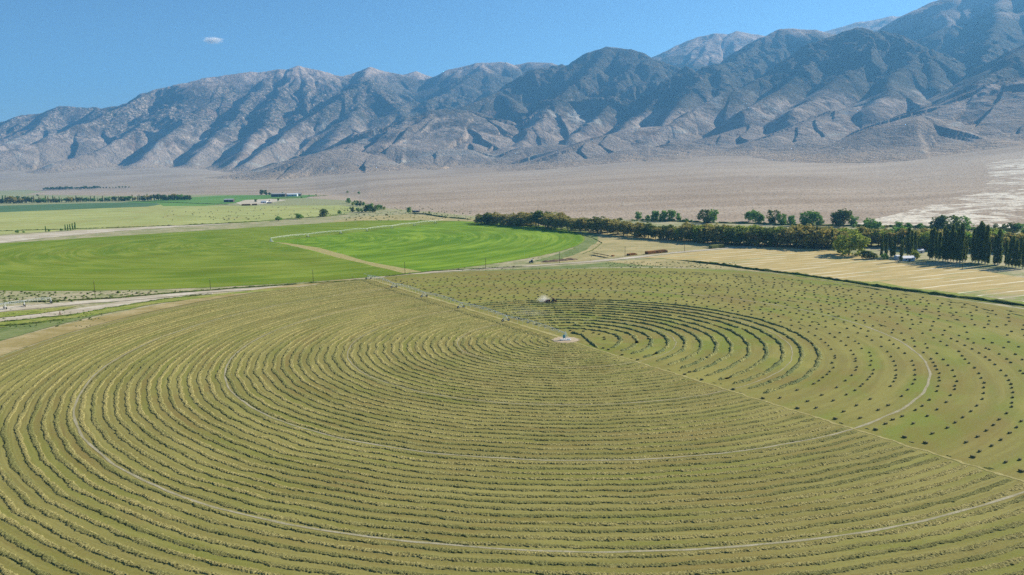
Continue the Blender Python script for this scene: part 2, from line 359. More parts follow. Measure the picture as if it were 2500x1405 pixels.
# ridge lines of the range: (list of (px, py, km)), flank steepness, gully strength
R_ = [
 ([(-700, 400, 13.6), (-400, 372, 13.4), (-150, 335, 13.2), (0, 303, 12.8), (80, 276, 12.6), (155, 262, 12.4), (205, 264, 12.3), (245, 268, 12.3), (330, 290, 12.0)], .62, .30),
 ([(155, 262, 12.4), (110, 300, 11.8), (30, 345, 11.2), (-80, 385, 10.6)], .6, .3),
 ([(245, 267, 11.6), (330, 252, 11.5), (380, 224, 11.4), (420, 216, 11.4), (520, 190, 11.3), (600, 178, 11.3), (640, 176, 11.3), (680, 171, 11.3), (705, 173, 11.3), (735, 163, 11.3),
   (775, 172, 11.2), (812, 185, 11.2), (835, 183, 11.2), (870, 176, 11.3), (903, 166, 11.3), (950, 176, 11.3), (988, 184, 11.3)], .62, .28),
 ([(975, 184, 12.1), (1015, 174, 12.1), (1058, 188, 12.0)], .6, .2),
 ([(988, 200, 11.3), (1040, 196, 11.2), (1095, 170, 11.2), (1130, 164, 11.2), (1170, 155, 11.2), (1240, 153, 11.2), (1262, 160, 11.2), (1300, 153, 11.2), (1348, 154, 11.1), (1400, 170, 11.0), (1500, 190, 11)], .6, .25),
 ([(380, 224, 11.4), (300, 262, 10.9), (200, 305, 10.4), (80, 350, 9.9), (-60, 390, 9.4)], .58, .3),
 ([(470, 205, 11.3), (420, 262, 10.6), (330, 318, 10.0), (220, 372, 9.4), (150, 400, 9.0)], .6, .35),
 ([(590, 182, 11.3), (545, 235, 10.7), (470, 290, 10.0), (400, 340, 9.4), (330, 398, 8.7)], .62, .35),
 ([(660, 176, 11.3), (620, 225, 10.6), (575, 290, 9.8), (520, 350, 9.0), (470, 402, 8.4)], .62, .35),
 ([(735, 165, 11.3), (700, 215, 10.6), (670, 250, 10.0), (645, 310, 9.2), (590, 370, 8.4), (555, 405, 7.9)], .64, .35),
 ([(812, 186, 11.2), (790, 230, 10.5), (740, 270, 9.8), (700, 330, 9.0), (690, 350, 8.7)], .62, .32),
 ([(903, 168, 11.3), (880, 205, 10.6), (840, 225, 10.2)], .6, .3),
 ([(988, 200, 11.3), (940, 205, 10.6), (897, 198, 9.9), (850, 232, 9.5), (790, 270, 9.1), (720, 318, 8.6), (650, 358, 8.1), (610, 400, 7.6)], .66, .34),
 ([(897, 198, 9.9), (930, 225, 9.5), (970, 262, 9.0), (1000, 300, 8.5), (1010, 330, 8.2)], .66, .34),
 ([(897, 198, 9.9), (880, 250, 9.2), (840, 300, 8.5), (810, 345, 7.9)], .7, .34),
 ([(1190, 156, 11.2), (1180, 170, 10.7), (1130, 205, 10.1), (1075, 235, 9.6), (1030, 262, 9.2), (985, 300, 8.7)], .62, .35),
 ([(1180, 170, 10.7), (1200, 220, 9.9), (1180, 262, 9.2)], .62, .35),
 ([(960, 340, 7.4), (1010, 312, 7.6), (1100, 272, 7.9), (1180, 240, 8.2), (1225, 222, 8.4), (1270, 200, 8.6), (1320, 172, 8.8), (1365, 154, 8.9), (1400, 156, 8.9), (1440, 130, 8.95), (1480, 114, 9.0),
   (1505, 117, 9.0), (1540, 121, 8.9), (1568, 132, 8.8), (1590, 148, 8.7), (1635, 180, 8.4), (1680, 215, 8.1), (1700, 240, 7.9)], .66, .33),
 ([(1480, 114, 9.0), (1450, 165, 8.4), (1400, 215, 7.8), (1350, 262, 7.2), (1300, 310, 6.7), (1270, 345, 6.4)], .66, .36),
 ([(1540, 121, 8.9), (1530, 180, 8.2), (1500, 235, 7.5), (1450, 290, 6.9), (1390, 340, 6.3)], .66, .36),
 ([(1600, 155, 8.6), (1610, 220, 7.7), (1580, 275, 7.0), (1540, 320, 6.4)], .66, .36),
 ([(1225, 222, 8.4), (1260, 262, 7.7), (1290, 300, 7.2), (1300, 335, 6.8)], .62, .34),
 ([(1560, 152, 11.6), (1600, 140, 11.5), (1650, 111, 11.4), (1700, 92, 11.4), (1748, 82, 11.4), (1780, 84, 11.4), (1805, 76, 11.4), (1850, 84, 11.4), (1885, 92, 11.4), (1960, 110, 11.4)], .58, .22),
 ([(1748, 82, 11.4), (1720, 130, 10.6), (1670, 175, 9.8), (1640, 215, 9.2)], .6, .3),
 ([(1805, 76, 11.4), (1800, 130, 10.5), (1770, 165, 9.8)], .6, .3),
 ([(1500, 330, 6.2), (1560, 285, 6.7), (1620, 222, 7.3), (1660, 190, 7.5), (1692, 167, 7.6), (1715, 178, 7.7), (1748, 157, 7.9), (1790, 145, 8.2), (1835, 118, 8.7), (1870, 90, 9.0), (1910, 71, 9.2), (1945, 68, 9.2),
   (1990, 74, 9.2), (2040, 84, 9.2), (2090, 110, 9.0)], .68, .33),
 ([(1748, 157, 7.9), (1760, 205, 7.2), (1740, 250, 6.7), (1700, 300, 6.2)], .66, .36),
 ([(1692, 167, 7.6), (1690, 220, 7.0), (1660, 270, 6.4), (1610, 320, 5.9)], .66, .36),
 ([(1980, 92, 13.2), (2040, 72, 13), (2090, 55, 13), (2130, 50, 13), (2180, 38, 13), (2210, 40, 13), (2260, 60, 13), (2400, 60, 13)], .55, .2),
 ([(1560, 340, 5.6), (1640, 305, 5.9), (1700, 272, 6.2), (1790, 222, 6.6), (1850, 190, 6.9), (1900, 166, 7.1), (1950, 138, 7.3), (1990, 112, 7.5), (2040, 92, 7.6), (2080, 75, 7.7), (2108, 69, 7.7),
   (2150, 78, 7.6), (2200, 105, 7.3), (2240, 140, 7.0), (2300, 195, 6.5), (2350, 250, 5.9), (2400, 285, 5.5)], .64, .28),
 ([(2108, 69, 7.7), (2090, 130, 7.1), (2060, 185, 6.6), (2000, 235, 6.1), (1930, 272, 5.7)], .62, .3),
 ([(1990, 112, 7.5), (1980, 165, 6.9), (1920, 215, 6.4), (1850, 262, 5.9)], .62, .3),
 ([(2200, 105, 7.3), (2200, 165, 6.7), (2180, 215, 6.1), (2130, 262, 5.6)], .62, .3),
 ([(2100, 110, 9.4), (2160, 75, 9.4), (2205, 50, 9.4), (2245, 25, 9.4), (2285, 4, 9.4), (2330, -15, 9.4), (2400, -35, 9.5), (2480, -60, 9.6), (2600, -90, 9.6), (2750, -80, 9.6), (3000, -60, 9.6), (3300, -40, 9.4), (3700, 0, 9)], .66, .25),
 ([(2300, 0, 9.4), (2320, 60, 8.6), (2340, 130, 7.8), (2370, 190, 7.0)], .64, .3),
 ([(2480, -60, 9.6), (2440, 20, 8.6), (2420, 100, 7.6), (2400, 170, 6.8)], .64, .3),
 ([(2330, 262, 5.2), (2390, 225, 5.5), (2440, 180, 5.9), (2475, 140, 6.2), (2520, 105, 6.5), (2620, 60, 6.8), (2800, 40, 7), (3200, 60, 6.6)], .62, .28),
 # foothills
 ([(2100, 345, 4.75), (2160, 322, 4.85), (2230, 300, 5.0), (2290, 272, 5.1), (2350, 245, 5.2), (2420, 215, 5.35), (2500, 186, 5.5), (2700, 150, 5.6), (3000, 150, 5.6)], .42, .22),
 ([(2055, 384, 4.3), (2110, 362, 4.4), (2170, 332, 4.5), (2220, 300, 4.6), (2262, 282, 4.65), (2320, 290, 4.65), (2380, 305, 4.6), (2450, 318, 4.5), (2520, 332, 4.4)], .40, .25),
 ([(2262, 282, 4.65), (2300, 318, 4.45), (2340, 352, 4.2)], .40, .2),
 ([(2380, 305, 4.6), (2410, 335, 4.35), (2430, 352, 4.15)], .40, .2),
 ([(2400, 290, 5.0), (2470, 262, 5.0), (2560, 250, 4.9), (2700, 240, 4.8)], .42, .3),
 ([(1930, 350, 4.9), (1980, 338, 4.95), (2040, 335, 5.0), (2080, 352, 4.9)], .35, .2),
 ([(1870, 335, 5.1), (1930, 312, 5.3), (1990, 290, 5.5), (2040, 268, 5.7), (2100, 262, 5.8), (2150, 280, 5.6), (2200, 300, 5.4)], .45, .3),
 ([(1700, 352, 5.3), (1760, 330, 5.5), (1830, 305, 5.7), (1900, 285, 5.9), (1960, 262, 6.0), (2010, 262, 6.0)], .45, .3),
 ([(1590, 372, 5.2), (1650, 350, 5.35), (1700, 348, 5.4), (1760, 355, 5.3), (1830, 362, 5.1), (1900, 370, 5.0)], .36, .25),
 ([(1290, 412, 5.1), (1340, 396, 5.2), (1395, 374, 5.3), (1430, 350, 5.5), (1470, 330, 5.7), (1540, 315, 5.9), (1600, 310, 6.0), (1660, 322, 5.9)], .40, .28),
 ([(1500, 392, 5.0), (1530, 366, 5.1), (1580, 358, 5.15), (1640, 372, 5.0), (1680, 384, 4.95)], .36, .2),
 ([(1340, 408, 4.9), (1400, 396, 4.95), (1460, 388, 5.0), (1500, 394, 4.95)], .3, .15),
 ([(1230, 385, 5.9), (1290, 360, 6.0), (1350, 352, 6.0), (1400, 362, 5.8)], .40, .3),
 ([(600, 430, 6.2), (660, 412, 6.4), (720, 390, 6.6), (780, 372, 6.7), (850, 352, 6.9), (920, 332, 7.1), (980, 312, 7.3), (1030, 290, 7.4), (1080, 268, 7.5), (1130, 270, 7.4), (1180, 292, 7.1), (1220, 330, 6.7), (1250, 360, 6.3)], .40, .3),
 ([(1080, 268, 7.5), (1050, 310, 7.0), (1040, 345, 6.6), (1000, 372, 6.3)], .42, .3),
 ([(1130, 270, 7.4), (1140, 315, 6.8), (1150, 350, 6.4), (1160, 380, 6.1)], .42, .35),
 ([(690, 420, 5.9), (760, 392, 6.1), (815, 363, 6.25), (850, 368, 6.2), (900, 380, 6.1)], .38, .3),
 ([(860, 405, 6.0), (920, 375, 6.2), (960, 352, 6.4), (1010, 352, 6.4), (1060, 362, 6.2), (1110, 382, 6.0)], .38, .3),
 ([(1000, 402, 5.9), (1050, 380, 6.0), (1095, 360, 6.15), (1150, 365, 6.1), (1200, 385, 5.95)], .38, .3),
]
def mountains(x, y):
    base = fan(x, y)
    # bend the flanks a little so that no slope runs dead straight
    wx = x + fbm(x / 900, y / 900, 3, 21) * 70; wy = y + fbm(x / 900, y / 900, 3, 33) * 70
    best = np.full(x.shape, -1e9)
    for ri, (pts, k, gul) in enumerate(R_):
        P3 = np.array([at_dist(a, b, c * 1000) for a, b, c in pts])
        far = k < .5
        hb = np.full(x.shape, -1e9); hs = np.zeros(x.shape); hd = np.zeros(x.shape); hz = np.zeros(x.shape); s0 = 0
        for A, Bq in zip(P3[:-1], P3[1:]):
            v = (Bq - A)[:2]; L = float(np.hypot(*v)) + 1e-6
            t = np.clip(((wx - A[0]) * v[0] + (wy - A[1]) * v[1]) / L ** 2, 0, 1)
            d = np.hypot(wx - A[0] - v[0] * t, wy - A[1] - v[1] * t)
            z = A[2] + (Bq[2] - A[2]) * t
            h = z - k * d; m = h > hb
            hb = np.where(m, h, hb); hs = np.where(m, s0 + t * L, hs); hd = np.where(m, d, hd); hz = np.where(m, z, hz)
            s0 += L
        sel = hb > best - 420
        if not sel.any(): continue
        s_, d_, z_ = hs[sel], hd[sel], hz[sel]
        g = ridged(s_ / ((560 + (ri * 173) % 480) if not far else 300 + (ri * 91) % 260) + ri * 3.7, d_ / 3200 + ri, 4, ri % 40)      # gullies down the flank
        g2 = pn(s_ / 110 + ri, d_ / 700, (ri + 9) % 60)
        r0 = 45 if not far else 90
        dd = np.sqrt(d_ ** 2 + r0 ** 2) - r0
        amp = gul * 1.75 * np.clip(dd / 320, 0, 1)
        h = z_ - k * dd * (1 - amp * (g - .35) * .95 + amp * .30 * g2)
        cur = best[sel]; best[sel] = np.maximum(cur, h)
    up = np.clip((best - base) / 260, 0, 1)
    md = np.clip(.55 + 1.1 * fbm(x / 1700, y / 1700, 3, 90), .12, 1.5); rough = (ridged(x / 480, y / 480, 5, 50) * 74 - 36 + ridged(x / 150, y / 150, 3, 61) * 20) * md * (1 - .72 * sstep(1050, 1500, best))
    hill = best + up * rough * np.clip((best - base) / 500, .12, 1)
    # smooth join with the fan
    q = 26.0; t = np.clip((hill - base) / q, -30, 30)
    return np.where(t > 25, hill, base + q * np.log1p(np.exp(t)))
def terrain_point(px, py):
    """first point of the valley floor / fan in direction (px, py)"""
    d = ray(px, py); d = d / math.hypot(d[0], d[1]); ts = np.geomspace(60, 12000, 4000)
    z = H + d[2] * ts - fan(d[0] * ts, d[1] * ts)
    i = int(np.argmax(z < 0)) if (z < 0).any() else -1
    t = ts[i]; return np.array([d[0] * t, d[1] * t, float(fan(np.array([d[0] * t]), np.array([d[1] * t]))[0])])

def desert_mat():
    t = NT('desert_soil'); v = t.pos(); big = t.noise(v, .0011, 4, .55, .6)
    # washes run down the fan: streaks along the fall line
    mp = t.n('ShaderNodeMapping'); t.l(v, mp.inputs[0]); mp.inputs['Rotation'].default_value = (0, 0, math.radians(28)); mp.inputs['Scale'].default_value = (.22, 1, 1)
    stk = t.noise(mp.outputs[0], .0045, 5, .62, .5)
    thin = t.noise(mp.outputs[0], .012, 3, .5, .8)
    col = t.mix(t.ramp(big, .36, .64), (.30, .232, .165), (.365, .295, .22))
    col = t.mix(t.math('MULTIPLY', t.ramp(stk, .45, .60), .5), col, (.44, .36, .27))
    col = t.mix(t.math('MULTIPLY', t.math('SUBTRACT', 1.0, t.ramp(t.math('ABSOLUTE', t.math('SUBTRACT', thin, .5)), .0, .018)), .35), col, (.50, .45, .37))
    # shrubs
    def shrubs(sc, lo, hi):
        vo = t.n('ShaderNodeTexVoronoi'); t.l(v, vo.inputs['Vector']); vo.inputs['Scale'].default_value = sc
        return t.math('SUBTRACT', 1.0, t.ramp(vo.outputs['Distance'], lo, hi))
    s1 = shrubs(.16, .18, .42); s2 = shrubs(.055, .10, .30)
    den = t.ramp(t.noise(v, .004, 3), .3, .65)
    col = t.mix(t.math('MULTIPLY', s1, .62), col, (.12, .105, .075))
    col = t.mix(t.math('MULTIPLY', t.math('MULTIPLY', s2, den), .6), col, (.10, .095, .06))
    at = t.n('ShaderNodeAttribute', attribute_name='wash'); w = at.outputs['Fac']
    wn_ = t.noise(v, .010, 8, .72, 1.6)
    chn = t.math('SUBTRACT', 1.0, t.ramp(t.math('ABSOLUTE', t.math('SUBTRACT', t.noise(v, .0042, 5, .6, 1.8), .5)), .015, .075))
    wf = t.ramp(t.math('ADD', t.math('MULTIPLY', w, .22), t.math('ADD', t.math('MULTIPLY', chn, .34), t.math('MULTIPLY', t.math('SUBTRACT', wn_, .5), 2.2))), .20, .42)
    wc = t.mix(t.ramp(t.noise(v, .05, 4, .7), .4, .65), (.66, .61, .50), (.42, .37, .29))
    col = t.mix(t.math('MULTIPLY', wf, t.ramp(w, .02, .12)), col, wc)
    ag = t.n('ShaderNodeAttribute', attribute_name='green'); gn = t.noise(v, .01, 4, .6)
    col = t.mix(t.math('MULTIPLY', t.ramp(t.math('MULTIPLY', ag.outputs['Fac'], t.math('ADD', gn, .5)), .3, .8), .8), col, (.24, .27, .12))
    hb = t.math('ADD', t.math('MULTIPLY', s1, 1.3), t.math('ADD', t.math('MULTIPLY', s2, 1.2), t.math('MULTIPLY', stk, 3.0)))
    return t.finish(col, .95, t.bump(hb, .5, 1.6), .05)

def rock_mat():
    t = NT('mountain_rock'); g = t.n('ShaderNodeNewGeometry'); v = g.outputs['Position']; x, y, z = t.sep(v)
    nx, ny, nz = t.sep(g.outputs['Normal'])
    b1 = t.noise(v, .0016, 5, .6, .8); b2 = t.noise(v, .007, 5, .7, .5); f = t.noise(v, .035, 4, .75); ff = t.noise(v, .11, 2, .7)
    low = t.mix(t.ramp(b1, .38, .62), (.235, .19, .15), (.29, .24, .195))           # foothill soil
    rock = t.mix(t.ramp(b2, .40, .60), (.16, .13, .105), (.50, .40, .32))           # broken rock
    rock = t.mix(t.math('MULTIPLY', t.ramp(b1, .55, .68), .5), rock, (.26, .17, .13))
    zz = t.math('ADD', z, t.math('MULTIPLY', t.math('SUBTRACT', b1, .5), 700.0))
    col = t.mix(t.ramp(zz, 250, 520), low, rock)
    # juniper and pinyon, thick between the foothills and the open crest
    belt = t.math('MULTIPLY', t.ramp(zz, 330, 700), t.math('SUBTRACT', 1.0, t.ramp(t.math('ADD', zz, t.math('MULTIPLY', t.math('SUBTRACT', 1.0, t.ramp(x, -7000, 500)), 330.0)), 1330, 1620)))
    sp_ = t.math('ADD', t.math('MULTIPLY', f, .55), t.math('ADD', t.math('MULTIPLY', ff, .12), t.math('MULTIPLY', b2, .38)))
    veg = t.math('MULTIPLY', belt, t.ramp(t.math('ADD', sp_, t.math('SUBTRACT', t.math('MULTIPLY', t.ramp(x, -6500, 3500), .085), .03)), .475, .54))
    col = t.mix(t.math('MULTIPLY', veg, .92), col, (.045, .048, .035))
    crest = t.ramp(t.math('ADD', zz, t.math('MULTIPLY', t.math('SUBTRACT', 1.0, t.ramp(x, -7000, 500)), 330.0)), 1350, 1650)
    col = t.mix(t.math('MULTIPLY', crest, .85), col, t.mix(t.ramp(b2, .4, .6), (.34, .265, .21), (.42, .34, .28)))
    # greenish-white volcanic beds exposed low down
    pale = t.math('MULTIPLY', t.ramp(t.noise(v, .0021, 4, .6, 1.5), .57, .66), t.math('SUBTRACT', 1.0, t.ramp(zz, 450, 800)))
    col = t.mix(t.math('MULTIPLY', pale, .7), col, (.36, .345, .30))
    dark = t.math('MULTIPLY', t.ramp(t.noise(v, .004, 4, .65, 1.0), .60, .70), .6)
    col = t.mix(dark, col, (.075, .062, .055))
    ft = t.n('ShaderNodeAttribute', attribute_name='foot').outputs['Fac']
    col = t.mix(t.math('SUBTRACT', 1.0, t.ramp(t.math('ADD', ft, t.math('MULTIPLY', t.math('SUBTRACT', b2, .5), .8)), .05, .62)), col, t.mix(t.ramp(f, .35, .65), (.27, .205, .145), (.36, .285, .21)))
    hb = t.math('ADD', t.math('MULTIPLY', b2, 3.0), t.math('ADD', f, t.math('MULTIPLY', ff, .35)))
    return t.finish(col, .97, t.bump(hb, .9, 16.0), .03)

AZ0, AZ1 = -.82, .82
def polar_grid(name, ds, nc, fn, mats, attrs=None):
    az = np.linspace(AZ0, AZ1, nc); D, A = np.meshgrid(ds, az, indexing='ij')
    x = D * np.sin(A); y = D * np.cos(A); z = fn(x, y)
    V = np.stack([x, y, z], -1).reshape(-1, 3)
    me = mesh_np(name, V, grid_faces(len(ds), nc)[:, ::-1], mats, True)
    if attrs:
        for nm, af in attrs.items():
            a = me.attributes.new(nm, 'FLOAT', 'POINT'); a.data.foreach_set('value', af(x, y).ravel().astype(np.float32))
    o = link(name, me); tag(o, kind='structure'); return o

# the braided wash: mapped in plan from a centre line running down the fan
WASH = [terrain_point(*p)[:2] for p in [(2520, 395), (2440, 420), (2440, 455), (2400, 480), (2380, 500), (2330, 530), (2400, 545)]]
WASHW = [60, 70, 55, 120, 150, 150, 160]
def poly_mask_px(x, y, poly):
    """soft-edged inside test for a plan polygon"""
    inside = np.zeros(x.shape, bool); n = len(poly)
    for i in range(n):
        x1, y1 = poly[i]; x2, y2 = poly[(i + 1) % n]
        c = ((y1 > y) != (y2 > y)) & (x < (x2 - x1) * (y - y1) / (y2 - y1 + 1e-12) + x1)
        inside ^= c
    return inside
def seg_dist(x, y, poly, closed=True):
    d = np.full(x.shape, 1e9); n = len(poly)
    for i in range(n if closed else n - 1):
        a = poly[i]; b = poly[(i + 1) % n]; v = b - a; L2 = v @ v + 1e-9
        t = np.clip(((x - a[0]) * v[0] + (y - a[1]) * v[1]) / L2, 0, 1)
        d = np.minimum(d, np.hypot(x - a[0] - v[0] * t, y - a[1] - v[1] * t))
    return d
WP = [terrain_point(*p)[:2] for p in [(2080, 549), (2150, 538), (2210, 525), (2280, 505), (2330, 490), (2395, 468), (2440, 440), (2420, 400), (2480, 388), (2560, 375), (2700, 380),
                                      (2750, 450), (2800, 520), (2800, 585), (2500, 560), (2300, 552)]]
def wash_attr(x, y):
    ins = poly_mask_px(x, y, WP); d = seg_dist(x, y, WP)
    return np.where(ins, .45 + .55 * np.clip(d / 50, 0, 1), np.clip(.45 - d / 45, 0, 1))
GP = [terrain_point(*p)[:2] for p in [(-900, 600), (-900, 462), (0, 466), (70, 464), (110, 468), (60, 476), (400, 480), (470, 476), (600, 476), (850, 490), (1000, 520), (1150, 528), (1500, 540), (3300, 600), (3300, 900), (0, 900)]]
def green_attr(x, y):
    ins = poly_mask_px(x, y, GP); return ins * 1.0

desert = desert_mat()
ds = np.concatenate([np.geomspace(25, 900, 60), np.geomspace(905, 4200, 520), np.linspace(4208, 13000, 500)])
polar_grid('ground', ds, 1000, lambda x, y: fan(x, y) - 0.0, [desert], {'wash': wash_attr, 'green': green_attr})
ds = np.linspace(3450, 15500, 960)
FOOT = None
def mt(x, y):
    f = fan(x, y); m = mountains(x, y); d = np.hypot(x, y)
    global FOOT
    FOOT = np.clip((m - f) / 90, 0, 1)
    return np.where(m - f < 4, f - 6 + (m - f) * 2.5, m)
polar_grid('mountains', ds, 1350, mt, [rock_mat()], {'foot': lambda x, y: FOOT})

# ------------------------------------------------------------------ haze
def haze():
    t = NT('haze_air'); pv = t.n('ShaderNodeVolumePrincipled'); pv.inputs['Color'].default_value = (.18, .54, 1, 1)
    pv.inputs['Density'].default_value = 4.4e-5; pv.inputs['Anisotropy'].default_value = 0.25
    t.l(pv.outputs[0], t.out.inputs['Volume'])
    t.m.volume_intersection_method = 'FAST' if hasattr(t.m, 'volume_intersection_method') and False else getattr(t.m, 'volume_intersection_method', 'FAST')
    zt = 2650.0; o = MB().box((0, 6500, zt / 2 - .5 - 20), (44000, 27000, zt + 41)).build('haze', t.m)
    tag(o, kind='stuff')
haze()

# ------------------------------------------------------------------ flat sheets of the farm
def sheet(name, pts_px, mat, z, origin=None, label=None, plan=False, ragged=2.0):
    P = [np.array(p) if plan else G(*p) for p in pts_px]
    # subdivide the outline and let it wander a little, so that no edge is ruler-straight
    out = []
    for i, a in enumerate(P):
        b = P[(i + 1) % len(P)]; L = np.hypot(*(b - a)); n = int(max(1, min(60, L / 12)))
        nrm = np.array([-(b - a)[1], (b - a)[0]]) / (L + 1e-9)
        for k in range(n):
            q = a + (b - a) * k / n
            w = ragged * float(fbm(q[0] / 35, q[1] / 35, 3, 12)) if k else 0
            out.append(q + nrm * w)
    o_ = np.array(origin if origin is not None else (0, 0))
    me = bpy.data.meshes.new(name)
    me.from_pydata([(p[0] - o_[0], p[1] - o_[1], 0) for p in out], [], [tuple(range(len(out)))])
    bm = bmesh.new(); bm.from_mesh(me); bmesh.ops.triangulate(bm, faces=bm.faces[:]); bmesh.ops.recalc_face_normals(bm, faces=bm.faces[:])
    for f in bm.faces:
        if f.normal.z < 0: f.normal_flip()
    bm.to_mesh(me); bm.free(); me.materials.append(mat)
    o = link(name, me, None, (o_[0], o_[1], z)); tag(o, kind='structure'); return o

P1 = G(1381, 831.8)                       # first pivot
P2 = G(662, 590.5)                        # second pivot
T_PX = [(1234.5, 786.5), (1125.5, 753.7), (1035.5, 727.2), (962, 704.2), (900, 683.5)]
ARM = (G(*T_PX[4]) - P1); ARM_AZ = math.atan2(ARM[1], ARM[0]); ARM_AZ2 = math.radians(-58.8)

sheet('pasture', [(-900, 1800), (-900, 560), (0, 556), (500, 546), (830, 522), (930, 508), (1000, 513), (1150, 527), (1800, 543), (2200, 551), (2500, 562), (3300, 600), (3300, 1800)], M_['weedy'], .03)
# far fields, left
sheet('field', [(-900, 600), (-900, 535), (0, 519), (200, 511), (300, 507), (372, 498), (390, 500), (560, 503), (830, 502), (872, 507), (868, 514), (850, 521), (800, 527), (720, 534), (640, 542), (430, 552), (180, 562), (0, 573)], M_['cut_far'], .06, G(400, 523))
sheet('field', [(-900, 512), (0, 503), (160, 498), (340, 494), (378, 496), (392, 500), (360, 505), (200, 511), (0, 519), (-900, 534)], M_['teal'], .09)
sheet('field', [(300, 494), (372, 490), (450, 483), (540, 478), (700, 476), (775, 477), (745, 484), (640, 487), (590, 489), (600, 494), (500, 503), (400, 504), (385, 497)], M_['green_far'], .12)
sheet('farmyard', [(575, 496), (600, 489), (660, 486), (700, 489), (640, 499), (590, 501)], M_['dirt'], .15)
# second circle
pts = []
la, lb = G(0, 595), G(840, 542)
for k in range(180):
    th = 2 * math.pi * k / 180; p = P2 + 421 * np.array([math.cos(th), math.sin(th)])
    s = (lb - la)[0] * (p - la)[1] - (lb - la)[1] * (p - la)[0]
    if s > 0:      # beyond the road: pull back on to the road line
        d = (lb - la) / np.hypot(*(lb - la)); p = la + d * ((p - la) @ d)
        if len(pts) and np.hypot(*(p - pts[-1])) < 1: continue
    pts.append(p)
sheet('field', pts, M_['alfalfa_dull'], .18, P2, plan=True, ragged=1.0)
aa, ab = G(985, 668) - P2, G(1063, 546.5) - P2; aa, ab = math.atan2(aa[1], aa[0]), math.atan2(ab[1], ab[0])
sheet('field', [P2] + [P2 + 419 * np.array([math.cos(a), math.sin(a)]) for a in np.linspace(aa, ab, 70)], M_['alfalfa'], .195, P2, plan=True, ragged=.8)
sheet('field', [(668, 592), (690, 596), (760, 612), (850, 636), (985, 668), (1030, 664), (900, 640), (780, 606), (700, 594)], M_['straw'], .21, ragged=1.5)
# pale roads
sheet('road', [(-300, 596), (0, 577), (90, 571), (180, 564), (300, 558), (430, 551), (560, 546), (560, 548), (430, 555), (300, 564), (180, 575), (90, 584), (0, 594), (-300, 618)], M_['dirt'], .24, ragged=6)
sheet('road', [(-300, 782), (0, 751), (160, 739), (288, 730), (400, 720), (560, 707), (700, 699), (850, 690), (930, 679), (1050, 664), (1180, 655), (1290, 649), (1440, 638), (1560, 626), (1640, 617), (1720, 610), (1810, 603), (1960, 597),
               (1960, 599), (1810, 605), (1720, 612.5), (1640, 620), (1560, 630), (1440, 641.5), (1290, 652), (1180, 658), (1050, 668), (940, 684), (850, 694), (700, 704), (560, 712), (400, 727), (288, 737), (160, 747), (0, 763), (-300, 796)], M_['dirt'], .27, ragged=2.5)
sheet('road', [(-300, 815), (0, 778), (96, 768), (208, 752), (290, 738), (400, 728), (520, 716), (520, 719), (400, 731), (272, 752), (208, 764), (96, 777), (0, 787), (-300, 820)], M_['dirt'], .30, ragged=3)
sheet('verge', [(-300, 800), (0, 764), (100, 756), (170, 750), (190, 749), (150, 758), (96, 767), (0, 777), (-300, 812)], M_['grass'], .33)
sheet('verge', [(-300, 824), (0, 788), (96, 778), (208, 765), (272, 753), (400, 732), (560, 716), (760, 699), (760, 702), (560, 720), (400, 740), (272, 763), (208, 774), (96, 788), (0, 801), (-300, 836)], M_['grass'], .33)
# green fringe south of the green circle
sheet('verge', [(985, 672), (1180, 661), (1300, 655), (1440, 645), (1560, 634), (1620, 628), (1700, 640), (1780, 652), (1650, 652), (1500, 652), (1300, 659), (1100, 669), (1000, 676)], M_['weed_soil'], .12)
sheet('pasture', [(1600, 632), (1700, 640), (1860, 660), (1950, 672), (1800, 660), (1640, 652), (1560, 648), (1480, 640)], M_['dry'], .15)
# dry pasture between the green circle, the windbreak and the road
sheet('pasture', [(1400, 560), (1480, 552), (1600, 568), (1750, 590), (1900, 600), (1810, 602), (1640, 616), (1440, 637), (1330, 644), (1290, 648), (1330, 638), (1410, 610), (1440, 590), (1420, 570)], M_['dry'], .12)
sheet('pasture', [(1300, 640), (1400, 608), (1400, 585), (1345, 556), (1400, 556), (1460, 575), (1460, 590), (1430, 612), (1370, 634)], M_['weed_soil'], .15)
sheet('pasture', [(870, 530), (1000, 524), (1150, 534), (1300, 548), (1390, 575), (1250, 556), (1100, 542), (980, 541), (800, 543)], M_['dry'], .12)
# yellow field
ya, yb = G(1660, 636), G(2030, 608)
YROT = math.degrees(math.atan2(*(yb - ya)[::-1])) % 180
sheet('field', [(1560, 630), (1640, 621), (1810, 606), (1960, 600), (2020, 612), (2110, 626), (2200, 641), (2300, 650), (2400, 662), (2500, 680), (2800, 720), (2900, 810), (2500, 744), (2300, 722), (2200, 706), (2060, 686), (1900, 664), (1800, 652), (1700, 641), (1620, 632)],
      yellow_mat(), .18, ragged=1.0)
sheet('verge', [(1900, 664), (2060, 684), (2150, 690), (2200, 700), (2330, 716), (2500, 738), (2900, 800), (2900, 830), (2500, 752), (2300, 724), (2060, 692), (1900, 668)], M_['grass'], .21, ragged=3)
